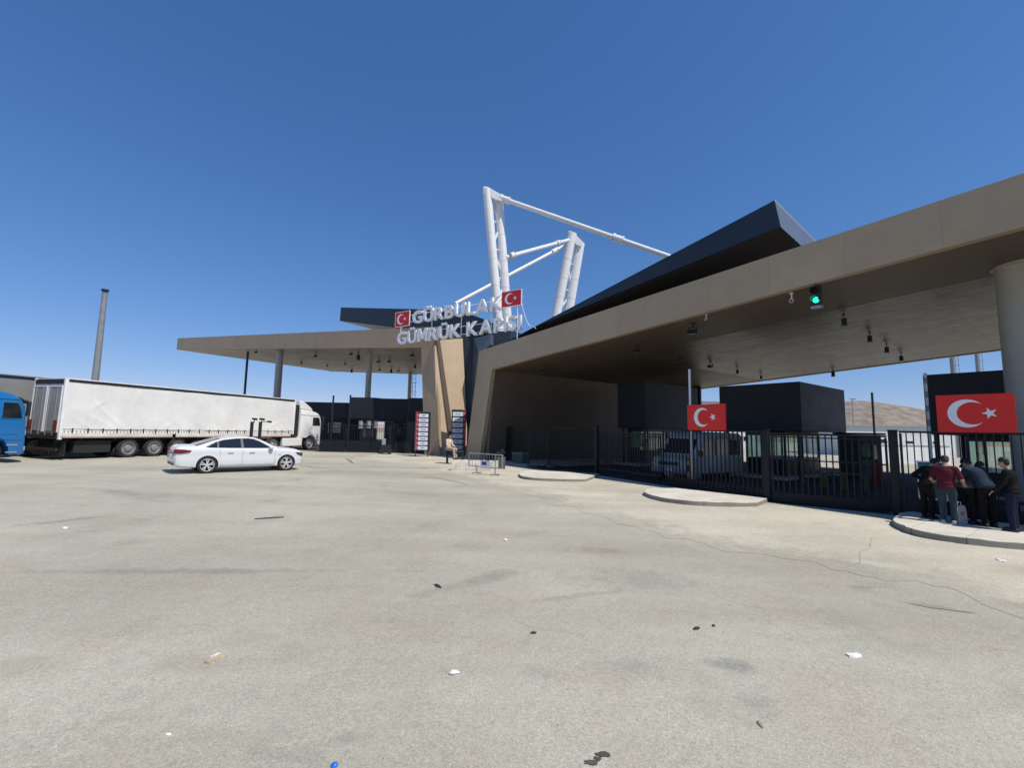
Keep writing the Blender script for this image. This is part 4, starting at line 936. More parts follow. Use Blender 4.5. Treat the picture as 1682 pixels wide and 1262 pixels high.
# ---- articulated lorry; local x forward from the trailer's rear, y to the left, origin under the trailer's rear edge centre
def rounded_profile(poly, hw, inset, mb, axis='y', mi=0):
    """side profile (x,z) extruded across y with pulled-in edges"""
    cx = sum(p[0] for p in poly)/len(poly); cz = sum(p[1] for p in poly)/len(poly); rings = []
    for y, k in ((-hw, inset), (-hw+inset*.35, inset*.3), (-hw+inset, 0), (hw-inset, 0), (hw-inset*.35, inset*.3), (hw, inset)):
        ring = []
        for x, z in poly:
            d = Vector((cx-x, cz-z)); d = d.normalized()*k if d.length > 0 else d; ring.append(Vector((x+d.x, y, z+d.y)))
        rings.append(ring)
    mb.loft(rings, mi=mi)
def lorry(name, label, loc, rz, cabm, curtm, L=14.2, H=4.0, x0=0.0, group='articulated lorries queueing at the gate', tarp_rows=True, railm=None, wx=1.34):
    root = thing(name, label, 'lorry', loc, group, True, rz, GN); hw = 1.27
    tr = x0
    # trailer
    mb = MB(); mb.box((tr+L/2, 0, (1.25+H)/2), (L-.12, 2*hw-.10, H-1.25-.06)); sub(mb, 'trailer_body', curtm, root, smooth=0)
    for s in (-1, 1):
        mb = MB(); nx, nz = 240, 34; V = []; CR = ((1.2, 3.0, 2.6, 1.6, .030), (1.9, 3.1, 1.1, 2.5, .022), (.9, 2.3, 2.1, 1.7, .018), (4.6, 1.55, 5.4, 1.95, .024), (3.0, 2.7, 3.3, 3.6, .014), (11.8, 1.6, 13.2, 2.3, .02), (8.4, 2.8, 8.9, 2.2, .016), (12.6, 3.2, 13.6, 2.0, .016), (6.6, 3.4, 6.8, 2.2, .010))
        for j in range(nz+1):
            for i in range(nx+1):
                x = tr+.12+(L-.24)*i/nx; z = 1.52+(H-.18-1.52)*j/nz
                b = .5*noise.noise(Vector((x*1.1, z*.7, s*3)))+.5*noise.noise(Vector((x*.35+z*.5, z*.4, 9))); lowq = max(0, 1-(z-1.5)/.9)
                wr = abs(noise.noise(Vector((x*1.3+z*1.6, z*.5, 4.2+s))))
                cr = 0
                for xa, za, xb, zb_, am in CR:
                    tx, tz = xb-xa, zb_-za; tt = max(0, min(1, ((x-tr-xa)*tx+(z-za)*tz)/(tx*tx+tz*tz))); dd = math.hypot(x-tr-xa-tt*tx, z-za-tt*tz); cr += .7*am*math.exp(-(dd/.07)**2)*math.sin(math.pi*(.1+.8*tt))
                cr -= .008*math.exp(-((((x-tr) % 2.35)-1.17)/.06)**2)
                V.append(Vector((x, s*(hw-.02+cr+.026*b+.05*lowq*(.35-wr)), z)))
        mb.add(V, [(j*(nx+1)+i, j*(nx+1)+i+1, (j+1)*(nx+1)+i+1, (j+1)*(nx+1)+i) for j in range(nz) for i in range(nx)])
        cur = sub(mb, 'side_curtain', curtm, root, smooth=60)
        mb = MB(); n = 22
        for k in range(n): x = tr+.5+(L-1)*k/(n-1); mb.box((x, s*(hw+.012), 1.43), (.05, .02, .26))
        sub(mb, 'curtain_strap', m_dark, cur, smooth=0)
        mb = MB()
        for k in range(int(L/.16)): mb.box((tr+.2+k*.16, s*(hw+.002), 1.40), (.055, .014, .07))
        sub(mb, 'buckle', m_grey, cur, smooth=0)
        mb = MB(); mb.box((tr+L/2, s*(hw-.02), H-.10), (L-.1, .05, .12)); sub(mb, 'roof_rail', m_dark, root, smooth=0)
        mb = MB(); mb.box((tr+L/2, s*(hw-.01), H-.015), (L, .06, .05)); sub(mb, 'roof_edge', curtm, root, smooth=0)
        for a, b in ((.05, 5.3), (5.5, L-.3)):
            mb = MB(); mb.box((tr+(a+b)/2, s*(hw-.01), 1.20), (b-a, .06, .24)); rv = sub(mb, 'side_rail', m_dirty, root, bevel=.015)
            mb = MB(); mb.box((tr+(a+b)/2, s*(hw+.022), 1.125), (b-a-.05, .006, .03)); sub(mb, 'reflective_strip', m_redline, rv, smooth=0)
        mb = MB(); mb.box((tr+.06, s*(hw-.06), (1.0+H)/2), (.14, .14, H-1.0)); sub(mb, 'rear_post', m_white, root, bevel=.015)
        mb = MB(); mb.box((tr+L-.06, s*(hw-.06), (1.25+H)/2), (.14, .14, H-1.25)); sub(mb, 'front_post', m_white, root, bevel=.015)
        mb = MB(); mb.box((tr-.02, s*.60, (1.38+H-.42)/2+.02), (.04, 1.12, H-.42-1.38)); d_ = sub(mb, 'rear_door', m_door, root, smooth=0, bevel=.01)
        mb = MB()
        for y in (.07, 1.15): mb.box((tr-.045, s*y, (1.36+H-.38)/2), (.03, .07, H-.38-1.36))
        mb.box((tr-.043, s*.6, H-.40), (.028, 1.1, .08)); sub(mb, 'door_frame', m_white, d_, smooth=0)
        mb = MB()
        for y in (.28, .86): mb.tube((tr-.07, s*y, 1.2), (tr-.07, s*y, H-.35), .018, None, 8)
        sub(mb, 'locking_bar', m_steel, d_)
        mb = MB(); mb.box((tr-.065, s*1.0, 1.62), (.05, .26, .62)); sub(mb, 'tail_light', m_redlamp, root, bevel=.015)
        mb = MB(); mb.box((tr+.30, s*.66, .50), (.04, 1.2, .66)); sub(mb, 'mudflap', m_chassis, root, smooth=0)
        mb = MB(); mb.box((tr+L-3.6, s*1.13, .72), (3.4, .04, .10)); mb.box((tr+L-3.6, s*1.13, .98), (3.4, .04, .08))
        for x in (-5.0, -3.6, -2.2): mb.box((tr+L+x, s*1.10, .88), (.06, .05, .5))
        sub(mb, 'side_guard', m_steel, root, smooth=0)
        for x in (3.1, 4.42, 5.74): wheel(root, (tr+x, s*1.02, .50), .50, .38, s, m_trim, truck=True)
        mb = MB(); mb.box((tr+L-2.9, s*.75, .62), (.14, .14, 1.1)); mb.box((tr+L-2.9, s*.75, .05), (.34, .3, .06)); sub(mb, 'landing_leg', m_chassis, root, smooth=0)
    mb = MB(); mb.box((tr+.03, 0, H-.17), (.10, 2*hw-.25, .22)); sub(mb, 'rear_header', m_dark, root, smooth=0)
    mb = MB(); mb.box((tr+L/2, 0, H-.02), (L-.1, 2*hw-.08, .04)); sub(mb, 'roof_sheet', curtm, root, smooth=0)
    mb = MB()
    for s in (-1, 1): mb.box((tr+L/2-.2, s*.55, .98), (L-.8, .14, .32))
    for k in range(9): mb.box((tr+1+k*1.5, 0, 1.04), (.12, 2.2, .16))
    mb.box((tr+5.2, 0, .62), (4.6, 1.3, .3)); sub(mb, 'trailer_chassis', m_chassis, root, smooth=0)
    mb = MB(); mb.box((tr+.05, 0, .50), (.10, 2.3, .14)); mb.box((tr+.2, .7, .75), (.08, .1, .5)); mb.box((tr+.2, -.7, .75), (.08, .1, .5)); mb.box((tr+.02, 0, 1.12), (.14, 2.36, .2)); sub(mb, 'rear_bumper', m_chassis, root, bevel=.02)
    for x0_, x1_ in ((.75, 2.35), (6.7, 8.6)): mb = MB(); mb.box((tr+(x0_+x1_)/2, 0, .62), (x1_-x0_, 2.1, .62)); sub(mb, 'storage_box', m_chassis, root, bevel=.03)
    # tractor
    c0 = tr+L+.62; cw = 1.24; mb = MB()
    prof = [(0, .95), (0, 3.20), (.2, 3.26), (1.2, 3.20), (1.80, 3.06), (2.12, 2.86), (2.27, 2.55), (2.34, 2.10), (2.41, 1.45), (2.44, .95), (2.44, .42), (2.30, .34), (1.95, .34), (1.92, .62), (1.72, .98), (1.45, 1.13), (1.15, 1.16), (.88, 1.08), (.68, .95)]
    rounded_profile(prof, cw, .10, mb); cab = sub(mb, 'cab', cabm, root, smooth=30)
    mb = MB(); sp = [(.02, 3.30), (.02, 3.92), (.25, 3.97), (.75, 3.80), (1.35, 3.40), (1.5, 3.20)]; rounded_profile(sp, 1.08, .16, mb); sub(mb, 'roof_deflector', cabm, cab, smooth=35)
    for s in (-1, 1):
        mb = MB(); mb.prism([(1.30+c0-c0, 0, 0)]*3, Vector((0, 0, 0))) if False else None
        mb.prism([(wx, s*(cw-.004), 1.98), (wx, s*(cw-.004), 2.66), (2.02, s*(cw-.004), 2.66), (2.13, s*(cw-.004), 2.40), (2.20, s*(cw-.004), 1.98)], Vector((0, s*.012, 0))); dw = sub(mb, 'side_window', m_glass, cab, smooth=0)
        mb = MB(); mb.box((1.10, s*(cw+.001), 1.95), (.012, .008, 1.6)); mb.box((1.62, s*(cw+.001), 1.26), (1.05, .008, .014)); mb.box((1.62, s*(cw+.001), 1.93), (1.05, .008, .014)); mb.box((1.05, s*(cw-.0005), 2.80), (2.05, .008, .035)); mb.box((1.35, s*(cw+.001), 1.0), (1.9, .008, .02)); sub(mb, 'door_seam', m_dark, cab, smooth=0)
        mb = MB(); mb.box((1.27, s*(cw+.015), 1.78), (.16, .03, .05)); sub(mb, 'door_handle', m_dark, cab, bevel=.01)
        mb = MB(); mb.box((2.22, s*(cw+.10), 2.78), (.08, .26, .05)); mb.box((2.30, s*(cw+.19), 2.42), (.10, .20, .66)); sub(mb, 'mirror', m_dark, cab, bevel=.03)
        mb = MB(); mb.box((2.40, s*(cw-.22), .62), (.14, .40, .20)); sub(mb, 'headlight', m_grey, cab, bevel=.03)
        for zz in (.48, .80): 
            mb = MB(); mb.box((2.0-.0, s*(cw-.01), zz), (.36, .05, .05)); sub(mb, 'step', m_grey, cab, smooth=0)
        wheel(root, (c0+1.22, s*1.03, .50), .50, .34, s, m_trim, truck=True)
        for dy in (0,): wheel(root, (c0-2.45, s*.98, .50), .50, .52, s, m_grey, truck=True)
        mb = MB(); mb.box((c0-.62, s*1.12, .66), (1.95, .26, .62)); sub(mb, 'fuel_tank_fairing', cabm, root, bevel=.05)
        mb = MB(); mb.box((c0-.20, s*1.06, 2.35), (.34, .10, 2.5)); sub(mb, 'dark_gap_strip', m_chassis, root, bevel=.03)  # dark gap behind the cab, its shade put in as black strips
    ws_ = [(1.78, .99), (2.10, 2.64)]
    mb = MB(); yy = cw-.12
    mb.prism([(2.355, -yy, 1.98), (2.355, yy, 1.98), (2.275, yy, 2.54), (2.275, -yy, 2.54)], Vector((.02, 0, .006))); sub(mb, 'windscreen', m_glass, cab, smooth=0)
    mb = MB(); mb.prism([(2.10, -yy, 2.90), (2.10, yy, 2.90), (2.46, yy, 2.66), (2.46, -yy, 2.66)], Vector((0, 0, .03))); sub(mb, 'sun_visor', m_dark, cab, smooth=0)
    mb = MB()
    for zz in (1.15, 1.35, 1.55, 1.75): mb.box((2.425-.02*(zz-1.15), 0, zz), (.03, 1.5, .12))
    sub(mb, 'grille', m_dark, cab, smooth=0)
    mb = MB(); mb.box((2.44, 0, .58), (.08, 2.3, .40)); sub(mb, 'bumper', cabm, cab, bevel=.04)
    mb = MB(); mb.box((c0-1.6, 0, .82), (4.6, .9, .26)); mb.box((c0-2.3, 0, 1.08), (1.1, 1.0, .2)); mb.box((c0-.25, 0, 1.7), (.3, 1.0, 1.5)); sub(mb, 'tractor_chassis', m_chassis, root, smooth=0)
    for o in [cab]: o.location = (c0, 0, 0)
    return root
hx = Vector((.33, .944, 0)).normalized(); hy = Vector((-hx.y, hx.x, 0)); ang = math.atan2(hx.y, hx.x)
Rr = G(107, 622, 3.97)                      # top right rear corner of the white trailer
pr_ = Vector((Rr.x, Rr.y, 0))+hy*1.27; pr_.z = zg(pr_.x)
wl = lorry('articulated_lorry', 'white lorry with a long dirty white curtain trailer facing the gate', pr_, ang, m_cabw, m_curtain, 14.45, 4.0)
p = pr_+hy*3.3-hx*5.0; p.z = zg(p.x)
lorry('articulated_lorry', 'lorry with grey curtain trailer, mostly hidden behind the white one', p, ang, m_cabw, m_curtg, 14.2, 4.12)
fb = AT(45, 700, 20.6); bl_ = Vector((fb.x, fb.y, 0))+hy*1.24-hx*(14.2+.62+2.44); bl_.z = zg(bl_.x)
lorry('articulated_lorry', 'bright blue lorry cab waiting behind the white trailer', bl_, ang, m_blue, m_curtg, 14.2, 3.9, wx=1.56)

# ---- white minibus waiting behind the gates
vf = PL(1098, 792, F0+pR*1.6, pR); vf.z = zg(vf.x)
van = thing('minibus', 'pale minibus coming out under the car canopy behind the middle gate', 'van', vf, None, True, math.atan2(-pR.y, -pR.x), GN)
# local: x forward (out of the gate), front at x=0
m_vanw = mat('van_paint', (.46, .46, .46), .3, 0, .05, 2)
prof = [(0, .45), (-.02, .75), (-.12, 1.02), (-.75, 1.22), (-1.35, 2.02), (-1.7, 2.25), (-2.4, 2.36), (-5.1, 2.34), (-5.35, 2.2), (-5.42, 1.2), (-5.42, .45), (-5.3, .32), (-.1, .32)]
mb = MB(); rounded_profile(prof, .98, .10, mb); sub(mb, 'body', m_vanw, van, smooth=30)
for s in (-1, 1):
    for a, b in ((-1.55, -2.35), (-2.5, -3.7), (-3.85, -5.1)):
        mb = MB(); q = [(a, s*.978, 1.22), (b, s*.978, 1.22), (b, s*.978, 2.0), (a-(.22 if a > -2 else 0), s*.978, 2.0)]; q = ([(-.95, s*.978, 1.22)]+q[1:]) if a > -2 else q
        mb.prism(q, Vector((0, s*.006, 0))); sub(mb, 'side_window', m_glass, van, smooth=0)
    for x in (-.95, -4.2): wheel(van, (x, s*.86, .34), .34, .22, s, m_grey, truck=True)
    mb = MB(); mb.prism([(-.04, s*.62, .72), (-.02, s*.93, .74), (-.35, s*.99, .98), (-.30, s*.7, 1.0)], Vector((.04, 0, -.02))); sub(mb, 'headlight', m_flagw, van, smooth=0)
    mb = MB(); mb.box((-1.0, s*1.10, 1.32), (.12, .18, .26)); sub(mb, 'wing_mirror', m_dark, van, bevel=.03)
mb = MB(); mb.prism([(-.80, -.82, 1.26), (-.80, .82, 1.26), (-1.33, .76, 1.98), (-1.33, -.76, 1.98)], Vector((.014, 0, .012))); sub(mb, 'windscreen', m_glass, van, smooth=0)
mb = MB(); mb.box((.01, 0, .80), (.04, 1.0, .16)); sub(mb, 'grille', m_dark, van, bevel=.015)
mb = MB(); mb.box((.02, 0, .46), (.10, 1.85, .22)); sub(mb, 'bumper', m_grey, van, bevel=.04)
mb = MB(); mb.box((.076, 0, .50), (.01, .5, .11)); sub(mb, 'number_plate', m_flagw, van, smooth=0)

# ================================================================== TRUCK GATES AND BOOTHS UNDER THE LEFT WING
def wbox(pxl, pxr, ytop, Y, depth, label, name='control_booth', m=None, win=True, group='dark buildings behind the truck gates'):
    a, b = AT(pxl, 700, Y), AT(pxr, 700, Y); a.z = b.z = 0; ww = (b-a).length; z0 = zg(a.x); zt_ = AT((pxl+pxr)/2, ytop, Y).z
    root = thing(name, label, 'building', ((a.x+b.x)/2, Y, z0), group)
    mb = MB(); d = Vector((pL.x, pL.y, 0)); mb.prism([Vector((a.x, a.y, z0+2.7)), Vector((b.x, b.y, z0+2.7)), Vector((b.x, b.y, z0+2.7))+d*depth, Vector((a.x, a.y, z0+2.7))+d*depth], Vector((0, 0, zt_-z0-2.7))); sub(mb, 'overhead_box', m or m_navy2, root, smooth=0)
    e = (b-a).normalized()
    mb = MB(); aa, bb = a+e*.25*ww+d*.6, b-e*.1*ww+d*.6
    mb.prism([Vector((aa.x, aa.y, z0)), Vector((bb.x, bb.y, z0)), Vector((bb.x, bb.y, z0))+d*(depth-1), Vector((aa.x, aa.y, z0))+d*(depth-1)], Vector((0, 0, 2.71))); sub(mb, 'cabin', m_navy2, root, smooth=0)
    if win:
        for k in range(2):
            mb = MB(); w0 = aa+e*((bb-aa).length*(.12+.45*k))-d*.01; w1 = w0+e*(bb-aa).length*.3
            mb.prism([Vector((w0.x, w0.y, z0+1.1)), Vector((w1.x, w1.y, z0+1.1)), Vector((w1.x, w1.y, z0+2.3)), Vector((w0.x, w0.y, z0+2.3))], -d*.03); sub(mb, 'window', m_win, root, smooth=0)
    return root
wbox(498, 566, 661, 54, 6, 'long dark building behind the white lorry cab')
wbox(574, 612, 653, 39.5, 1.2, 'taller dark booth below the second column of the truck canopy')
wbox(611, 669, 655, 56, 5, 'dark booth between the second column and the lattice tower')
wbox(670, 700, 654, 47, 5, 'dark booth half hidden by the brown pillar', win=False)
gl, gr = G(524, 742.5), G(684, 745.5)
def lgate(x0, x1, y0, label, off=0, pitch=.16):
    t0 = (x0-524)/160; t1 = (x1-524)/160; a = gl.lerp(gr, t0); b = gl.lerp(gr, t1)
    return panel(a, b, y0, y0, label, pitch, (.86,), .8, .05, .03, 'dark gates of the truck lanes', off)
lgate(524, 565, 697, 'dark truck gate panel right beside the white lorry cab', .0, .2)
lgate(566, 606, 699, 'dark truck gate panel, second from the white lorry cab', .1, .2)
lgate(607, 643, 692, 'taller dark truck gate panel before the wheeled gate drive', .0, .14)
lgate(645, 683, 697, 'dark truck gate panel beside the left notice board', .1, .2)
for x, y0, lb in ((536, 650, 'thin dark pole just right of the white lorry cab'), (565, 649, 'thin dark pole between the first two truck gates')):
    p = G(x, 742)+Vector((0, .8, 0)); simple_pole('thin_pole', p, zg(p.x), ZAT(p, y0), .07, m_navy2, lb)
p = gl.lerp(gr, (640-524)/160)+Vector((0, -1.2, 0)); z0 = zg(p.x)
o = thing('gate_drive', 'black wheeled drive unit standing in front of the truck gate', 'gate drive', (p.x, p.y, z0))
mb = MB(); mb.box((p.x, p.y, z0+.42), (.75, .5, .5)); sub(mb, 'housing', m_dark, o, bevel=.03)
mb = MB(); mb.box((p.x-.22, p.y-.05, z0+.92), (.26, .26, .5)); sub(mb, 'control_box', m_grey, o, bevel=.03)
for s in (-.3, .3): mb = MB(); mb.lathe([(.1, -.06), (.2, -.06), (.2, .06), (.1, .06)], (p.x+s, p.y-.28, z0+.2), 'y', 20); sub(mb, 'wheel', m_rubber, o)
mb = MB(); mb.box((p.x+.2, p.y+.1, z0+1.1), (.14, .14, 2.2)); sub(mb, 'post', m_fence, o, smooth=0)
# white lamp housings on the gates
pr0 = None
for k, (x, lb) in enumerate(((578, 'pale guard cylinder on the truck gate, leftmost of three'), (592, 'pale guard cylinder on the truck gate, middle of three'), (604, 'pale guard cylinder on the truck gate, rightmost of three'))):
    p = gl.lerp(gr, (x-524)/160)+Vector((0, 1.5, 0)); z = ZAT(p, 704)
    if pr0 is None:
        pr0 = thing('lane_signal', 'x', 'signal', (0, 0, 0), 'pale lane signals above the truck gate', True)
        mb = MB(); mb.tube((0, 0, 0), (0, 0, .62), .17, None, 16); sub(mb, 'housing', m_grey, pr0)
        mb = MB(); mb.tube((0, 0, .62), (0, 0, .70), .19, None, 16); mb.tube((0, 0, -2.6), (0, 0, 0), .05, None, 8); sub(mb, 'stand', m_dark, pr0)
        q = pr0
    else: q = dup(pr0)
    q.location = (p.x, p.y, z); q['label'] = lb.replace('guard cylinder', 'lane signal')

# ================================================================== NOTICE BOARDS, TABLE, MAN, BLOCK, BARRIER
m_paper = mat('notice_paper', (.62, .65, .74), .5, 0, .06, 6)
m_ink = mat('notice_ink', (.10, .11, .18), .6, 0, 0)
m_maroon = mat('maroon_strip', (.30, .03, .055), .5, 0, .05, 3)
def board(pl, ptop, wdt, h, nv, red_left, label, leg=.45):
    """pl: lower left corner foot on the ground, board in the plane facing nv"""
    e = Vector((-nv.y, nv.x, 0)); z0 = zg(pl.x)
    root = thing('notice_board', label, 'notice board', (pl.x, pl.y, z0), 'tall notice boards with rows of white plates')
    P = lambda x, z, o=0: Vector((pl.x, pl.y, z0))+e*x+Vector((0, 0, z))+nv*o
    mb = MB(); mb.prism([P(0, leg), P(wdt, leg), P(wdt, leg+h), P(0, leg+h)], -nv*.16); sub(mb, 'case', m_dark, root, smooth=0, bevel=.015)
    rx = .05 if red_left else wdt-.05-.17*wdt
    mb = MB(); mb.prism([P(rx, leg+.05, .003), P(rx+.17*wdt, leg+.05, .003), P(rx+.17*wdt, leg+h-.05, .003), P(rx, leg+h-.05, .003)], -nv*.01); st_ = sub(mb, 'red_strip', m_maroon, root, smooth=0)
    n = 8; rh = (h-.16)/n; px0 = rx+.17*wdt+.02 if red_left else .05; px1 = wdt-.17 if red_left else rx-.02
    mb = MB()
    for k in range(n): c = P(rx+.085*wdt, leg+.08+rh*(k+.45), .006); mb.box(c, (.05, .05, .05), rotz(math.atan2(e.y, e.x)))
    sub(mb, 'arrow_mark', m_flagw, st_, smooth=0)
    for k in range(n):
        zb0 = leg+.08+rh*k
        mb = MB(); mb.prism([P(px0, zb0, .016), P(px1, zb0, .016), P(px1, zb0+rh*.74, .016), P(px0, zb0+rh*.74, .016)], -nv*.02); pt = sub(mb, 'name_plate', m_paper, root, smooth=0)
        mb = MB(); zc = zb0+rh*.37; ll = (px1-px0)*random.uniform(.35, .7); xs = px0+(px1-px0-ll)/2
        for q in range(7):
            a = xs+ll*q/7; mb.prism([P(a, zc-.05, .018), P(a+ll/7*random.uniform(.4, .75), zc-.05, .018), P(a+ll/7*.6, zc+.05, .018), P(a, zc+.05, .018)], nv*.001)
        sub(mb, 'lettering', m_ink, pt, smooth=0)
    for x in (.12, wdt-.12): mb = MB(); mb.box(P(x, leg/2, -.08), (.07, .07, leg)); sub(mb, 'leg', m_dark, root, smooth=0)
    return root
nvb = Vector((.25, -.968, 0)).normalized()
bp = AT(680, 740, 33.0); bp.z = zg(bp.x); kx = FPX/bp.y
board(bp, 0, 25/kx, 64/kx, nvb, True, 'notice board at the left brown pillar, red strip on its left', .42)
bp = G(740.5, 750); kx = FPX/bp.y
board(bp, 0, 24/kx, 76/kx, Vector((.35, -.937, 0)).normalized(), False, 'notice board on the timber wall behind the seated man, red strip on its right', .02)

m_wood = mat('dark_table', (.022, .02, .02), .6, 0, .15, 4)
tp = G(746, 763); z0 = zg(tp.x); kx = FPX/tp.y
tb = thing('table', 'small dark table the man in the beige shirt sits on', 'table', (tp.x, tp.y, z0)); tw = 27/kx
for dx in (-.47, .47):
    for dy in (-.22, .22): mb = MB(); mb.box((tp.x+dx*tw, tp.y+.3+dy, z0+.36), (.07, .07, .72)); sub(mb, 'leg', m_wood, tb, smooth=0)
mb = MB(); mb.box((tp.x, tp.y+.3, z0+.76), (tw+.06, .62, .06)); sub(mb, 'table_top', m_wood, tb, bevel=.01)
mb = MB(); mb.box((tp.x, tp.y+.3, z0+.62), (tw-.05, .42, .12)); sub(mb, 'apron_rail', m_wood, tb, smooth=0)
# low concrete block
m_blk = mat('rough_pale_concrete', (.56, .52, .44), .9, 0, .2, 3, .8, 14)
a, b = G(741, 773), G(806, 775); mb = MB(); nx = 24
h0 = ZAT(a, 757)-zg(a.x); d = (b-a).normalized(); dd = Vector((.25, .95, 0))*1.4; rings = []
for i in range(nx+1):
    p = a.lerp(b, i/nx); z = zg(p.x)-.03; j = lambda k: Vector((0, 0, .035*noise.noise(Vector((i*.5, k, 3)))))
    rings.append([Vector((p.x, p.y, z)), Vector((p.x, p.y, z+h0*.85))+j(1), Vector((p.x, p.y+.06, z+h0))+j(2), Vector((p.x, p.y, z+h0))+dd+j(3), Vector((p.x, p.y, z))+dd])
mb.loft(rings); tag(mb.build('concrete_block', m_blk, org=a, smooth=40), 'low rough pale concrete block beside the metal crowd barrier', 'concrete block')
# crowd barrier
fa, fbb = G(783, 778), G(813, 781.5); z0 = zg(fa.x); d = (fbb-fa); d.z = 0; d.normalize(); nn = Vector((-d.y, d.x, 0)); kx = FPX/fa.y; hb = 32/kx
cbr = thing('crowd_barrier', 'galvanised crowd barrier with a white placard hung on it', 'barrier', (fa.x, fa.y, z0))
LB = (fbb-fa).length; P = lambda x, z: fa+d*x+Vector((0, 0, z))
mb = MB(); mb.path([P(-.55, hb*.35), P(-.55, hb), P(LB+.45, hb), P(LB+.45, hb*.35), P(-.55, hb*.35)], .022, 8); sub(mb, 'frame', m_steel, cbr)
mb = MB()
for k in range(12): x = -.48+(LB+.86)*k/11; mb.tube(P(x, hb*.35), P(x, hb), .009, None, 6)
sub(mb, 'upright_bars', m_steel, cbr)
for x in (0, LB):
    mb = MB(); mb.tube(P(x, .03), P(x, hb*.36 if x == 0 else hb), .025, None, 8); mb.path([P(x, .03)-nn*.32-d*.25*0, P(x, .03)+nn*.32], .025, 8); mb.box(P(x, .02), (.5, .06, .04), rotz(math.atan2(d.y, d.x))); sub(mb, 'foot', m_steel, cbr)
a0, b0 = PL(790, 756, fa, nn), PL(806, 771, fa, nn)
pc_ = thing('placard', 'white placard with a blue rectangle hung on the crowd barrier', 'sign', (a0.x, a0.y, b0.z))
q0 = Vector((a0.x, a0.y, b0.z))-nn*.03; wq = (b0-a0).to_2d().length; hq = a0.z-b0.z
Q = lambda x, z, o=0: q0+d*x*wq+Vector((0, 0, z*hq))-nn*o
mb = MB(); mb.prism([Q(0, 0), Q(1, 0), Q(1, 1), Q(0, 1)], nn*.02); sub(mb, 'sheet', m_white, pc_, smooth=0)
m_bluep = mat('placard_blue', (.06, .08, .22), .5, 0, .1, 5)
mb = MB(); mb.prism([Q(.12, .42, .003), Q(.62, .42, .003), Q(.62, .82, .003), Q(.12, .82, .003)], nn*.002); sub(mb, 'blue_rectangle', m_bluep, pc_, smooth=0)
# cabinet and dark folded screen at the inner wall
cp_ = G(822, 771); z0 = zg(cp_.x); kx = FPX/cp_.y; cab_ = thing('utility_cabinet', 'grey utility cabinet with black kit on top beside the crowd barrier', 'cabinet', (cp_.x, cp_.y, z0))
mb = MB(); mb.box((cp_.x, cp_.y+.3, z0+.32), (.5, .5, .64)); sub(mb, 'case', mat('dark_grey_case', (.09, .09, .09), .6), cab_, bevel=.02)
mb = MB(); mb.box((cp_.x-.05, cp_.y+.3, z0+.78), (.40, .34, .26)); mb.box((cp_.x+.08, cp_.y+.3, z0+.98), (.16, .16, .14)); mb.tube((cp_.x-.2, cp_.y+.1, z0+.86), (cp_.x+.3, cp_.y+.1, z0+.92), .03); sub(mb, 'equipment', m_dark, cab_, bevel=.03)
p0, p1 = FAC(829, 768, 1.6), FAC(839, 768, 1.6); z0 = zg(p0.x); z1 = ZAT(p0, 701)
o = thing('folded_screen', 'dark upright folded panel leaning on the inner wall', 'panel', (p0.x, p0.y, z0)); mb = MB()
mb.prism([Vector((p0.x, p0.y, z0)), Vector((p1.x, p1.y, z0)), Vector((p1.x, p1.y, z1)), Vector((p0.x+.12, p0.y, z1))], pR*.10); sub(mb, 'leaf', m_navy2, o, smooth=0, bevel=.01)
mb = MB()
for k in range(5): zz = z0+(z1-z0)*(.1+.2*k); mb.prism([Vector((p0.x, p0.y, zz))-pR*.012, Vector((p1.x, p1.y, zz))-pR*.012, Vector((p1.x, p1.y, zz+.03))-pR*.012, Vector((p0.x, p0.y, zz+.03))-pR*.012], pR*.01)
sub(mb, 'rib', m_dark, o, smooth=0)
p0, p1 = FAC(840, 770, 1.0), FAC(858, 771, 1.0); z0 = zg(p0.x); o = thing('low_cabinet', 'low dark green grey box between the folded panel and the gate', 'cabinet', (p0.x, p0.y, z0))
mb = MB(); P2 = [Vector((p0.x, p0.y, z0)), Vector((p1.x, p1.y, z0))]; mb.prism([P2[0], P2[1], P2[1]+Vector((0, 0, .62)), P2[0]+Vector((0, 0, .62))], pR*.6); sub(mb, 'case', mat('green_grey', (.07, .085, .08), .6), o, bevel=.02)
mb = MB(); u = Vector((0, 0, .625)); mb.prism([P2[0]+u-pR*.03, P2[1]+u-pR*.03, P2[1]+u+pR*.63, P2[0]+u+pR*.63], Vector((0, 0, .03))); sub(mb, 'lid', m_grey, o, smooth=0)
# the pair of dark posts behind the saloon
pa_ = G(416, 762); z0 = zg(pa_.x); o = thing('reader_post', 'pair of dark posts with small cameras behind the saloon car', 'post', (pa_.x, pa_.y, z0)); kx = FPX/pa_.y
ztop_ = ZAT(pa_, 693)
for s in (-.22, .22): mb = MB(); mb.box((pa_.x+s, pa_.y, (z0+ztop_)/2), (.11, .14, ztop_-z0)); sub(mb, 'upright', m_dark, o, bevel=.01)
for s, r in ((-.1, .5), (.28, .2)):
    mb = MB(); c = Vector((pa_.x+s, pa_.y-.02, ztop_+.05)); mb.tube(c-Vector((0, 0, .1)), c+Vector((0, 0, .08)), .02); mb.tube(c+Vector((-.1, 0, .1)), c+Vector((.16, -.06, .07)), .05, .055, 10); sub(mb, 'small_camera', m_dark, o)
mb = MB(); mb.path([(pa_.x+.22, pa_.y, ztop_-.02), (pa_.x+.45, pa_.y, ztop_+.02), (pa_.x+.72, pa_.y, ztop_-.02)], .02); mb.tube((pa_.x+.6, pa_.y, ztop_+.02), (pa_.x+.8, pa_.y-.05, ztop_), .045, .05, 10); sub(mb, 'side_arm', m_dark, o)

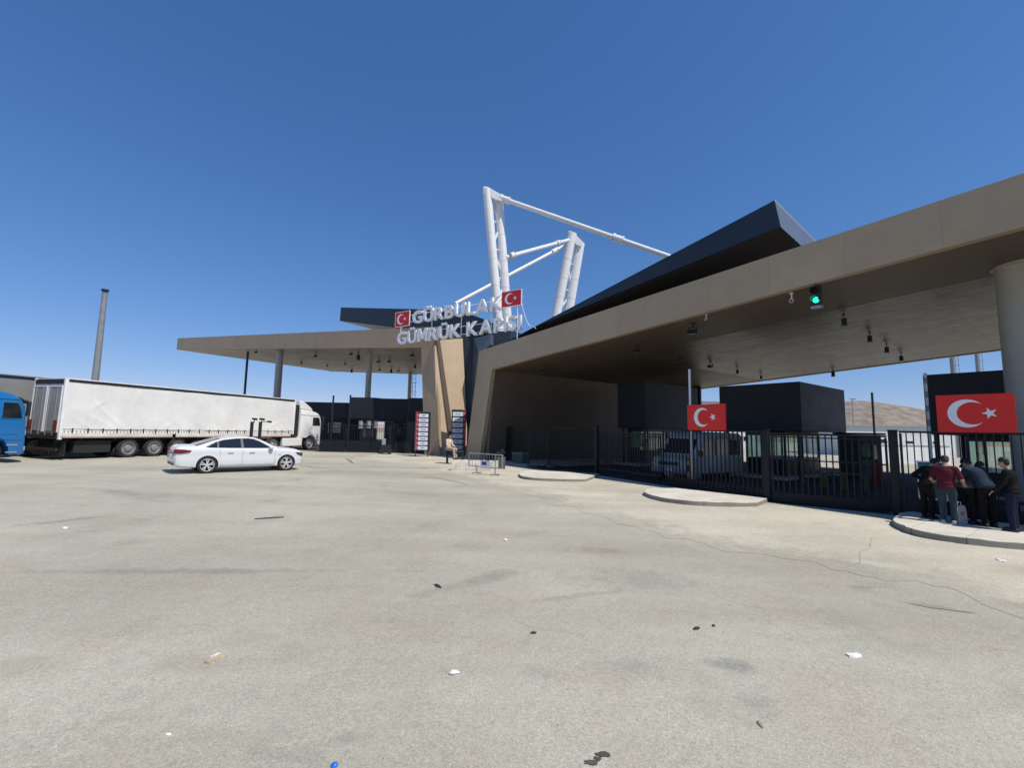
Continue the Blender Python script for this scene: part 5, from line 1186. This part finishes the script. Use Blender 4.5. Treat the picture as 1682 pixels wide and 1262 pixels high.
# ================================================================== POLES, TOWERS AND BUILDINGS BEHIND
m_galv = mat('weathered_galvanised', (.27, .29, .295), .5, .3, .15, 3)
tpY = 30.0; a, b = AT(157.5, 640, tpY), AT(170, 480, tpY)
# tall lamp mast without its lamp at the left, standing truly upright
p = AT(163.5, 560, 34); zt_ = ZAT(p, 481); o = thing('tall_mast', 'tall grey tapered mast rising behind the white trailer', 'mast', (p.x, p.y, zg(p.x)))
mb = MB(); n = 12; mb.tube((p.x, p.y, zg(p.x)), (p.x, p.y, zt_), (.27), .17, n); sub(mb, 'shaft', m_galv, o, smooth=20)
mb = MB(); mb.tube((p.x, p.y, zt_), (p.x, p.y, zt_+.10), .12, None, 12); mb.tube((p.x, p.y, zt_+.10), (p.x, p.y, zt_+.26), .24, None, 16); sub(mb, 'cap', m_dark, o)
mb = MB(); mb.box((p.x+.2, p.y-.3, zg(p.x)+1.1), (.25, .12, .5)); sub(mb, 'access_door', m_galv, o, smooth=0)
p = AT(405.5, 600, 50); simple_pole('thin_pole', p, zg(p.x), AT(407, 577, 50).z, .12, m_dark, 'thin dark pole standing left of the truck canopy columns')
def tower(px, ytop, ybot, Y, ww, label, m=m_galv, tube=True):
    p = AT(px, 660, Y); zt_ = AT(px, ytop, Y).z; z0 = zg(p.x); o = thing('lattice_tower', label, 'tower', (p.x, p.y, z0), 'masts with ladders behind the canopies')
    mb = MB(); mb.tube((p.x, p.y, z0), (p.x, p.y, zt_), ww, ww*.85, 12); sub(mb, 'shaft', m, o)
    mb = MB(); x = p.x+ww*2.1
    for s in (-.22, .22): mb.tube((x+s, p.y, z0+2), (x+s, p.y, zt_), .04, None, 6)
    k = z0+2
    while k < zt_: mb.tube((x-.22, p.y, k), (x+.22, p.y, k), .03, None, 6); k += .6
    sub(mb, 'ladder', m, o)
    mb = MB(); k = z0+3
    while k < zt_:
        pts = [(x+.5*math.cos(a*math.pi/6), p.y+.5*math.sin(a*math.pi/6), k) for a in range(7)]; mb.path(pts, .025, 5); k += 1.4
    sub(mb, 'safety_cage', m, o)
    return o
tower(672, 575, 655, 66, .30, 'pale mast with ladder left of the brown pillar', m_steel)
tower(1569.5, 560, 620, 62, .30, 'mast with ladder behind the canopy, left of two')
tower(1611, 560, 620, 74, .30, 'mast with ladder behind the canopy, next to the big column')
# lamp mast with crossbar
p = AT(1402, 690, 95); z0 = zg(p.x); zt_ = AT(1400.5, 655, 95).z; o = thing('floodlight_mast', 'thin floodlight mast with a crossbar before the brown hill', 'lamp post', (p.x, p.y, z0))
mb = MB(); mb.tube((p.x, p.y, z0), (p.x, p.y, zt_), .2, .12, 10); sub(mb, 'shaft', m_steel, o)
mb = MB(); mb.box((p.x, p.y, zt_), (1.1, .3, .14)); 
for s in (-.4, 0, .4): mb.box((p.x+s, p.y-.2, zt_-.15), (.25, .2, .25))
sub(mb, 'lamp_bar', m_steel, o, smooth=0)
p = AT(1435, 690, 40); simple_pole('thin_pole', p, zg(p.x), AT(1431.5, 645, 40).z, .09, m_dark, 'thin black pole in front of the brown hill')
p = AT(1525, 690, 17.6); o = simple_pole('lift_barrier', p, zg(p.x), AT(1518, 613, 17.6).z, .05, m_white, 'raised white barrier arm beside the booth behind the large flag board', 'barrier')
mb = MB()
for k in range(4): mb.tube((p.x, p.y, 2.6+k*.55), (p.x, p.y, 2.85+k*.55), .054, None, 12)
sub(mb, 'grey_band', m_grey, o)
# pale building and containers beyond the booths
m_shed = panelmat('white_shed_wall', (.66, .66, .64), Vector((0, 0, 1)), 1.15, rough=.6, gap=.04, dark=.75, bump=.2)
def shed(pxl, pxr, ytop, Y, depth, label, m, roofm, cat='building', door=True):
    a, b = AT(pxl, 700, Y), AT(pxr, 700, Y); z0 = zg(a.x)-.2; z1 = AT((pxl+pxr)/2, ytop, Y).z; o = thing('white_shed', label, cat, ((a.x+b.x)/2, Y, z0))
    mb = MB(); mb.prism([Vector((a.x, Y, z0)), Vector((b.x, Y, z0)), Vector((b.x, Y+depth, z0)), Vector((a.x, Y+depth, z0))], Vector((0, 0, z1-z0))); sub(mb, 'wall', m, o, smooth=0)
    mb = MB(); mb.prism([Vector((a.x-.3, Y-.3, z1+.005)), Vector((b.x+.3, Y-.3, z1+.005)), Vector((b.x+.3, Y+depth+.3, z1+.005)), Vector((a.x-.3, Y+depth+.3, z1+.005))], Vector((0, 0, .22))); sub(mb, 'roof', roofm, o, smooth=0)
    n = max(2, int((b.x-a.x)/3.2))
    for k in range(n):
        x = a.x+(b.x-a.x)*(k+.5)/n; mb = MB(); mb.box((x, Y-.03, z0+1.9), (1.1, .05, 1.0)); f = sub(mb, 'window', m_white, o, smooth=0)
        mb = MB(); mb.box((x, Y-.06, z0+1.9), (.95, .02, .85)); sub(mb, 'pane', m_glass, f, smooth=0)
    return o
shed(1385, 1600, 702, 62, 10, 'long pale shed seen through the gate below the brown hill', m_shed, m_grey)
shed(1145, 1240, 662, 90, 14, 'pale hall with a grey roof glimpsed above the smaller flag board', m_shed, m_galv)
# white parapet wall in sun in front of the shed
a, b = AT(1390, 735, 46), AT(1560, 735, 46); mb = MB(); 
o = thing('boundary_wall', 'low sunlit white wall of blocks in front of the pale shed', 'wall', (a.x, a.y, zg(a.x)))
mb.prism([Vector((a.x, 46, zg(a.x)-.2)), Vector((b.x, 46, zg(b.x)-.2)), Vector((b.x, 46, 1.35)), Vector((a.x, 46, 1.35))], Vector((0, .3, 0))); sub(mb, 'block_wall', panelmat('white_blocks', (.76, .76, .74), Vector((1, 0, 0)), 2.2, gap=.02, dark=.7), o, smooth=0)
mb = MB(); mb.prism([Vector((a.x-.05, 45.9, 1.352)), Vector((b.x+.05, 45.9, 1.352)), Vector((b.x+.05, 46.4, 1.352)), Vector((a.x-.05, 46.4, 1.352))], Vector((0, 0, .1))); sub(mb, 'coping', m_white, o, smooth=0)
# guard hut and red post
c = AT(1436, 770, 25); z0 = zg(c.x); o = thing('guard_hut', 'dark green grey guard hut behind the widest gate', 'hut', (c.x, c.y, z0)); m_hut = mat('hut_grey_green', (.10, .125, .12), .6)
mb = MB(); mb.box((c.x, c.y+1, z0+1.25), (1.3, 1.6, 2.5)); sub(mb, 'wall', m_hut, o, smooth=0, bevel=.02)
mb = MB(); mb.box((c.x, c.y+1, z0+2.56), (1.6, 1.9, .1)); sub(mb, 'roof', m_dark, o, smooth=0)
mb = MB(); mb.box((c.x-.05, c.y+.185, z0+1.55), (.8, .03, .8)); sub(mb, 'window', m_win, o, smooth=0)
c = AT(1439, 770, 22); z0 = zg(c.x); o = thing('red_bollard', 'red bollard cabinet beside the guard hut behind the gate', 'bollard', (c.x, c.y, z0))
mb = MB(); mb.box((c.x, c.y, z0+.6), (.28, .28, 1.2)); sub(mb, 'case', mat('red_case', (.40, .03, .03), .5), o, bevel=.03)
mb = MB(); mb.tube((c.x, c.y, z0+1.2), (c.x, c.y, z0+1.28), .1, .06); sub(mb, 'cap', m_dark, o)
# teal sign behind the people
a, b = PL(1505, 757, gE+pR*-.35, pR), PL(1519, 820, gE+pR*-.35, pR); o = thing('teal_sign', 'teal panel with a pale frame leaning on the gate behind the people', 'sign', (a.x, a.y, b.z-.02))
q = [Vector((a.x, a.y, b.z)), Vector((a.x, a.y, b.z))+dR*.62, Vector((a.x, a.y, a.z))+dR*.62, Vector((a.x, a.y, a.z))]
mb = MB(); mb.prism(q, pR*.03); sub(mb, 'panel', mat('teal_paint', (.01, .16, .13), .5), o, smooth=0)
mb = MB(); t = .035; up1 = Vector((0, 0, 1))
for p0, p1, off in ((q[0], q[1], up1*t), (q[3], q[2], -up1*t), (q[0], q[3], dR*t), (q[1], q[2], -dR*t)): mb.prism([p0, p1, p1+off, p0+off], -pR*.012)
sub(mb, 'frame', m_white, o, smooth=0)
for s in (.08, .54): mb = MB(); c = Vector((a.x, a.y, 0))+dR*s+pR*.01; mb.box((c.x, c.y, (zg(c.x)+b.z)/2), (.04, .04, b.z-zg(c.x))); sub(mb, 'leg', m_grey, o, smooth=0)

# ================================================================== PEOPLE
m_skin = mat('skin', (.42, .25, .17), .55, 0, .06, 10)
m_hair = mat('dark_hair', (.012, .010, .009), .6, 0, .2, 30)
m_shoe = mat('shoe', (.02, .02, .022), .6)
m_shoew = mat('pale_shoe', (.45, .44, .42), .6)
def remesh(o, vox, it=3):
    rm = o.modifiers.new('r', 'REMESH'); rm.mode = 'VOXEL'; rm.voxel_size = vox; rm.use_smooth_shade = True
    sm = o.modifiers.new('s', 'SMOOTH'); sm.factor = .5; sm.iterations = it
    bake(o)
def person(label, loc, rz, sc, lean=0, bow=0, twist=0, armR=None, armL=None, top=m_dark, trou=m_dark, shoe=m_shoe, sleeve=.55, stance=.10, cap=None, step=0, knee=0, side=0, hairm=m_hair, sit=None):
    """local: y is the way the person faces, x to the person's right; arms are (elbow, wrist) offsets from the shoulder"""
    root = thing('person', label, 'person', loc, 'people at the gate', True, rz); root.scale = (sc,)*3
    V = Vector; hipz = sit+.10 if sit else .93-knee*.25
    hip = V((0, 0, hipz)); Rl = Matrix.Rotation(-lean, 3, 'X') @ Matrix.Rotation(side, 3, 'Y')
    T = lambda x, y, z: hip+Rl @ V((x, y, z-.93))
    wst, chs, shl, nk = T(0, .0, 1.12), T(0, .0, 1.30), T(0, -.01, 1.40), T(0, 0, 1.49)
    Rh = Matrix.Rotation(-(lean*.6+bow), 3, 'X'); hc_ = nk+Rh @ V((0, .025, .145))
    RX = T(.19, -.005, 1.405); LX = T(-.19, -.005, 1.405)
    armR = armR or (V((.06, .0, -.29)), V((.08, .06, -.53))); armL = armL or (V((-.06, .0, -.29)), V((-.08, .06, -.53)))
    hR, hL = V((.095, 0, hipz-.03)), V((-.095, 0, hipz-.03)); fR, fL = V((stance, step, .085)), V((-stance, -step, .085))
    if sit: fR, fL = V((.12, .50, sit-.40)), V((-.12, .46, sit-.40))
    kR, kL = (V((.12, .46, sit+.07)), V((-.12, .44, sit+.07))) if sit else ((hR+fR)/2+V((.01, .03+knee*.3, .02)), (hL+fL)/2+V((-.01, .03+knee*.3, .02)))
    def torso(mb, g):
        WT, DT = [.165, .16, .15, .15, .158, .168, .178, .175, .13, .13], [.125, .118, .108, .105, .112, .12, .122, .112, .08, .08]
        for k in range(33):
            t = k/32; j = int(t*8); q = t*8-j; c = hip.lerp(shl, t); mb.ell(c, (WT[j]+(WT[j+1]-WT[j])*q+g, DT[j]+(DT[j+1]-DT[j])*q+g, .08), 18, 8, Rl)
        mb.cap(RX*.8+shl*.2, LX*.8+shl*.2, .062+g, .062+g)
    def arm(mb, S, a, g, cut=1.0):
        e, w2 = S+a[0], S+a[1]
        if cut < .6: mb.cap(S, S.lerp(e, cut/.55), .056+g, .050+g)
        else: mb.cap(S, e, .056+g, .042+g); mb.cap(e, e.lerp(w2, min(1, (cut-.55)/.45)), .042+g, .033+g)
        return e, w2
    def leg(mb, h, k, f, g, cut=1): mb.cap(h, k, .088+g, .058+g); mb.cap(k, k.lerp(f, cut), .058+g, .042+g)
    mb = MB(); torso(mb, 0)
    for S, a, sg in ((RX, armR, 1), (LX, armL, -1)):
        e, w2 = arm(mb, S, a, 0); d = (w2-e).normalized(); sd = V((0, 1, 0)).cross(d); sd = sd.normalized() if sd.length > .1 else V((1, 0, 0)); nn = d.cross(sd)
        pm = w2+d*.05; mb.ell(pm, (.016, .040, .052), 10, 6, Matrix((nn, sd, d)).transposed())
        for q, (o_, l_) in enumerate(((-.030, .060), (-.010, .072), (.010, .068), (.030, .052))):
            b0 = w2+d*.085+sd*o_; b1 = b0+d*l_*.55+nn*.006*sg; b2 = b1+d*l_*.4+nn*.018*sg; mb.cap(b0, b1, .0095, .009, 8); mb.cap(b1, b2, .009, .008, 8)
        t0 = w2+d*.03-sd*.035; mb.cap(t0, t0+d*.035-sd*.022, .011, .010, 8); mb.cap(t0+d*.035-sd*.022, t0+d*.065-sd*.026, .010, .009, 8)
    leg(mb, hR, kR, fR, 0); leg(mb, hL, kL, fL, 0)
    for f in (fR, fL): mb.cap(f-V((0, .03, .045)), f+V((0, .15, -.05)), .04, .032)
    mb.cap(T(0, -.01, 1.42), nk+Rh @ V((0, .01, .06)), .062, .056)
    H = lambda x, y, z: hc_+Rh @ V((x, y, z))
    mb.ell(H(0, -.012, .035), (.076, .094, .094), 18, 12, Rh); mb.ell(H(0, .012, -.045), (.060, .072, .072), 16, 10, Rh); mb.ell(H(0, .055, -.085), (.030, .028, .026), 10, 6, Rh)
    mb.cap(H(0, .078, .012), H(0, .102, -.028), .011, .015, 8); mb.ell(H(0, .080, -.058), (.026, .012, .012), 10, 6, Rh)
    for s in (-1, 1): mb.ell(H(s*.078, -.008, -.008), (.011, .022, .032), 8, 6, Rh)
    body = sub(mb, 'body', m_skin, root, smooth=0); remesh(body, .0075, 3)
    for s in (-1, 1): mb = MB(); mb.ell(H(s*.030, .080, .012), (.013, .008, .009), 10, 6, Rh); sub(mb, 'eye', m_flagw, root)
    mb = MB(); torso(mb, .016)
    for S, a in ((RX, armR), (LX, armL)): arm(mb, S, a, .018, sleeve)
    mb.ell(hip+Rl @ V((0, 0, .0)), (.198, .160, .115), 18, 10, Rl); mb.ell(hip+Rl @ V((0, 0, .08)), (.188, .148, .10), 18, 10, Rl)
    sh = sub(mb, 'shirt', top, root, smooth=0); remesh(sh, .011, 2)
    mb = MB(); leg(mb, hR, kR, fR+V((0, 0, -.01)), .018); leg(mb, hL, kL, fL+V((0, 0, -.01)), .018)
    mb.ell(hip+V((0, 0, .0)), (.172, .130, .10), 16, 8); mb.ell(hip+V((0, -.025, -.07)), (.168, .122, .10), 16, 8)
    tr_ = sub(mb, 'trousers', trou, root, smooth=0); remesh(tr_, .011, 2)
    for f in (fR, fL): mb = MB(); mb.cap(f-V((0, .035, .04)), f+V((0, .165, -.045)), .05, .04); mb.box(f+V((0, .065, -.078)), (.09, .27, .02)); s_ = sub(mb, 'shoe', shoe, root, smooth=0); remesh(s_, .010, 2)
    mb = MB(); mb.ell(H(0, -.022, .045), (.084, .098, .096), 18, 12, Rh); mb.ell(H(0, -.055, -.01), (.074, .058, .07), 14, 8, Rh)
    ha = sub(mb, 'hair', hairm, root, smooth=60)
    if cap is not None:
        mb = MB(); mb.ell(H(0, -.015, .065), (.092, .106, .088), 18, 10, Rh); mb.ell(H(0, .12, .055), (.07, .075, .012), 14, 6, Rh); sub(mb, 'cap', cap, root, smooth=60)
    return root
V = Vector
m_mar = mat('maroon_shirt', (.085, .014, .024), .8, 0, .12, 6, .3, 14, spec=.12)
m_jean = mat('blue_jeans', (.030, .048, .068), .85, 0, .2, 5, .3, 16, spec=.12)
m_greys = mat('grey_shirt', (.07, .07, .074), .85, 0, .15, 6, .3, 14, spec=.12)
m_blues = mat('slate_blue_shirt', (.022, .040, .064), .85, 0, .15, 6, .3, 14, spec=.12)
m_blk = mat('black_cloth', (.010, .010, .011), .85, 0, .2, 6, .3, 14, spec=.12)
m_nvt = mat('navy_cloth', (.015, .018, .040), .85, 0, .2, 6, .3, 14, spec=.12)
m_beige = mat('beige_shirt', (.62, .50, .38), .85, 0, .1, 6, .3, 14)
def feet(x, y):
    p = PL(x, y, V((0, 0, .15)), V((SLOPE, 0, 1))); p.z = zg(p.x)+.15; return p
def facing(px_from, toward=None): return 0
awayR = math.atan2(pR.y, pR.x)-math.pi/2     # faces into the gate
def scl(p, ytop): return (ZAT(p, ytop)-p.z)/1.74
p = feet(1525, 852); person('person all in black leaning over to the right with one hand on the hip', p, awayR-.55, scl(p, 752)*1.03, R(22), R(28), armL=(V((-.22, -.10, -.20)), V((-.06, .10, -.36))), armR=(V((.10, .16, -.24)), V((.05, .36, -.34))), top=m_blk, trou=m_blk, sleeve=.95)
p = feet(1559, 860); person('person in a maroon T-shirt and blue jeans seen from behind', p, awayR+.05, scl(p, 751)*1.02, R(4), R(22), armL=(V((-.10, -.02, -.28)), V((-.10, .22, -.36))), armR=(V((.12, -.03, -.28)), V((.13, .17, -.42))), top=m_mar, trou=m_jean, shoe=m_shoew, sleeve=.42)
p = feet(1592, 861); person('person in a grey shirt bending forward beside the maroon one', p, awayR-.5, scl(p, 748)*1.0, R(38), R(25), armL=(V((-.06, .12, -.26)), V((0, .34, -.36))), armR=(V((.06, .12, -.26)), V((0, .34, -.36))), top=m_greys, trou=m_blk, sleeve=.5)
p = feet(1626, 866); person('person in a slate blue shirt and dark cap bending to the left', p, awayR+.9, scl(p, 748)*1.02, R(34), R(30), armL=(V((-.05, .14, -.25)), V((.02, .36, -.34))), armR=(V((.05, .14, -.25)), V((-.02, .36, -.34))), top=m_blues, trou=m_blk, sleeve=.5, cap=m_nvt)
p = feet(1668, 874); person('person in black top and navy trousers facing left at the picture edge', p, awayR+1.45, scl(p, 753)*1.0, R(5), R(10), armL=(V((-.05, .05, -.28)), V((-.04, .22, -.46))), top=m_blk, trou=m_nvt, sleeve=.95)
p = V((tp.x-.40*tw, tp.y+.22, zg(tp.x))); person('man in a beige shirt sitting on the end of the dark table', p, R(-118), scl(p, 713)*1.02, R(3), R(10), armL=(V((-.06, .06, -.27)), V((-.02, .26, -.36))), armR=(V((.06, .06, -.27)), V((.03, .28, -.36))), top=m_beige, trou=mat('khaki_trousers', (.42, .34, .25), .85), sleeve=.9, sit=.77)
# pale carrier bag
p = feet(1578, 861); o = thing('carrier_bag', 'pale printed carrier bag standing beside the maroon shirted person', 'bag', p)
mb = MB(); c = V(p); mb.loft([[c+V((x*w_, y*d_, z)) for x, y in ((-1, -1), (1, -1), (1, 1), (-1, 1))] for z, w_, d_ in ((0, .10, .06), (.02, .115, .07), (.18, .11, .075), (.36, .12, .05), (.46, .125, .018))]); sub(mb, 'bag_body', mat('bag_white', (.36, .34, .34), .5, 0, .15, 14), o, smooth=40)
mb = MB(); mb.path([c+V((-.05, 0, .44)), c+V((-.04, 0, .54)), c+V((.04, 0, .54)), c+V((.05, 0, .44))], .007, 6); sub(mb, 'handle', m_flagw, o)
mb = MB(); mb.ell(c+V((0, -.062, .25)), (.06, .012, .07), 12, 6); sub(mb, 'printed_patch', mat('bag_pink', (.30, .12, .16), .5), o)
# low dark bench the people lean over
c = feet(1612, 850); rot = rotz(math.atan2(dR.y, dR.x)); c = c+pR*.25; o = thing('bench', 'low dark bench the group of people leans over', 'bench', c)
mb = MB(); mb.box(c+V((0, 0, .46)), (1.7, .45, .06), rot); sub(mb, 'seat', m_wood, o, bevel=.01)
for s in (-.7, .7): mb = MB(); mb.box(c+dR*s+V((0, 0, .215)), (.08, .4, .43), rot); sub(mb, 'leg', m_wood, o, smooth=0)

# ================================================================== LITTER ON THE YARD
m_card = mat('brown_litter', (.42, .36, .26), .85, 0, .3, 25, .5, 60)
m_pap = mat('white_litter', (.78, .77, .74), .7, 0, .08, 20)
m_tar = mat('black_rubber_strip', (.03, .03, .03), .8, 0, .3, 20)
def rock(x, y, r, m, label, name='stone', sq=(1, 1, .6), seed=1):
    c = G(x, y); mb = MB(); n, k = 16, 10; mb.ell((0, 0, 0), 1, n, k)
    for v in mb.v:
        q = 1+.35*noise.noise(v*1.3+V((seed, 0, 0)))+.15*noise.noise(v*3.5+V((seed, 4, 0))); v.x *= q*r*sq[0]; v.y *= q*r*sq[1]; v.z *= q*r*sq[2]
    rr = rotz(seed*1.7); mb.v = [rr @ v + c+V((0, 0, r*sq[2]*.6)) for v in mb.v]
    return tag(mb.build(name, m, org=c, smooth=28), label, 'litter')
rock(746, 1108, .035, m_pap, 'white stone chip lying in the near middle of the yard', 'stone', (1.25, .8, .6), 2)
rock(549, 1260, .022, mat('blue_plastic', (.01, .16, .62), .3), 'bright blue bottle cap at the bottom edge of the photo', 'bottle_cap', (1, 1, .6), 3)
rock(1144, 1034, .035, m_tar, 'black scrap in the middle right of the yard', 'scrap', (1.4, .7, .4), 4)
rock(1172, 1029, .022, m_tar, 'tiny black scrap just right of the bigger one', 'scrap', (1.3, .8, .4), 8)
rock(719, 964, .05, m_tar, 'black scrap below the saloon car in mid yard', 'scrap', (1.6, .6, .3), 5)
rock(192, 891, .035, m_card, 'brown pebble left of the saloon car', 'stone', (1.4, .7, .4), 6)
rock(107, 868, .07, m_pap, 'pale flattened scrap at the far left of the yard', 'scrap', (1.5, .6, .2), 7)
rock(830, 889, .045, m_pap, 'white pebble in the centre of the yard', 'stone', (1, .8, .6), 9)
rock(1644, 922, .06, m_pap, 'white scrap in front of the largest kerb island', 'scrap', (1.5, .9, .3), 10)
rock(277, 1208, .016, m_pap, 'small pale scrap at the lower left', 'scrap', (1.4, .7, .5), 11)
rock(1250, 1192, .03, mat('tan_lump', (.36, .32, .25), .9), 'tan lump of dirt at the lower right', 'scrap', (1.3, .7, .4), 12)
rock(876, 1041, .028, m_tar, 'little dark scrap near the centre of the yard', 'scrap', (1.2, .7, .4), 13)
def strip(x0, y0, x1, y1, wd, th, m, label, name='rubber_strip'):
    a, b = G(x0, y0), G(x1, y1); d = (b-a); L_ = d.length; d.normalize(); nn = V((-d.y, d.x, 0)); mb = MB(); rings = []
    for k in range(13):
        t = k/12; c = a.lerp(b, t)+nn*.04*noise.noise(V((t*4, x0, 0))); w_ = wd*(.5+.5*math.sin(math.pi*min(1, max(0, .08+t*.84))))*(1+.3*noise.noise(V((t*7, 2, x0)))); h_ = th*(1+.6*noise.noise(V((t*5, 7, x0))))
        rings.append([c-nn*w_, c+nn*w_, c+nn*w_*.8+V((0, 0, h_)), c-nn*w_*.8+V((0, 0, h_))])
    mb.loft(rings); return tag(mb.build(name, m, org=a, smooth=50), label, 'litter')
strip(418, 853.5, 466, 850, .06, .012, m_tar, 'black rubber strip lying behind and below the saloon car')
strip(340, 1092, 366, 1077, .055, .025, m_card, 'flattened brown packaging in the near left of the yard', 'flat_packaging')
strip(345, 1085, 362, 1079, .012, .034, m_pap, 'pale band on the flattened brown packaging', 'paper_band')
strip(1393, 1079, 1412, 1077, .035, .018, m_pap, 'white crumpled paper in the near right of the yard', 'paper_scrap')
# fine grit strewn over the yard: nobody could count it
mb = MB(); rs = random.Random(5)
for k in range(1100):
    yy = rs.random()**1.6; Y = 1.9+yy*20; X = rs.uniform(-1.15, 1.15)*Y; r = rs.uniform(.002, .006)*(1+Y*.06); z = zg(X); a = rs.random()*6
    c = V((X, Y, z)); q = [c+V((math.cos(a+t)*r*rs.uniform(.6, 1.3), math.sin(a+t)*r*rs.uniform(.6, 1.3), 0)) for t in (0, 1.6, 3.1, 4.7)]
    t_ = c+V((0, 0, r*.7)); i0 = len(mb.v); mb.add(q+[t_], [(0, 1, 4), (1, 2, 4), (2, 3, 4), (3, 0, 4)], rs.choice((0, 0, 0, 2, 2, 2, 1)))
tag(mb.build('grit', [m_crack, m_pap, m_crackd], smooth=0), 'fine grit strewn over the yard', None, None, 'stuff')
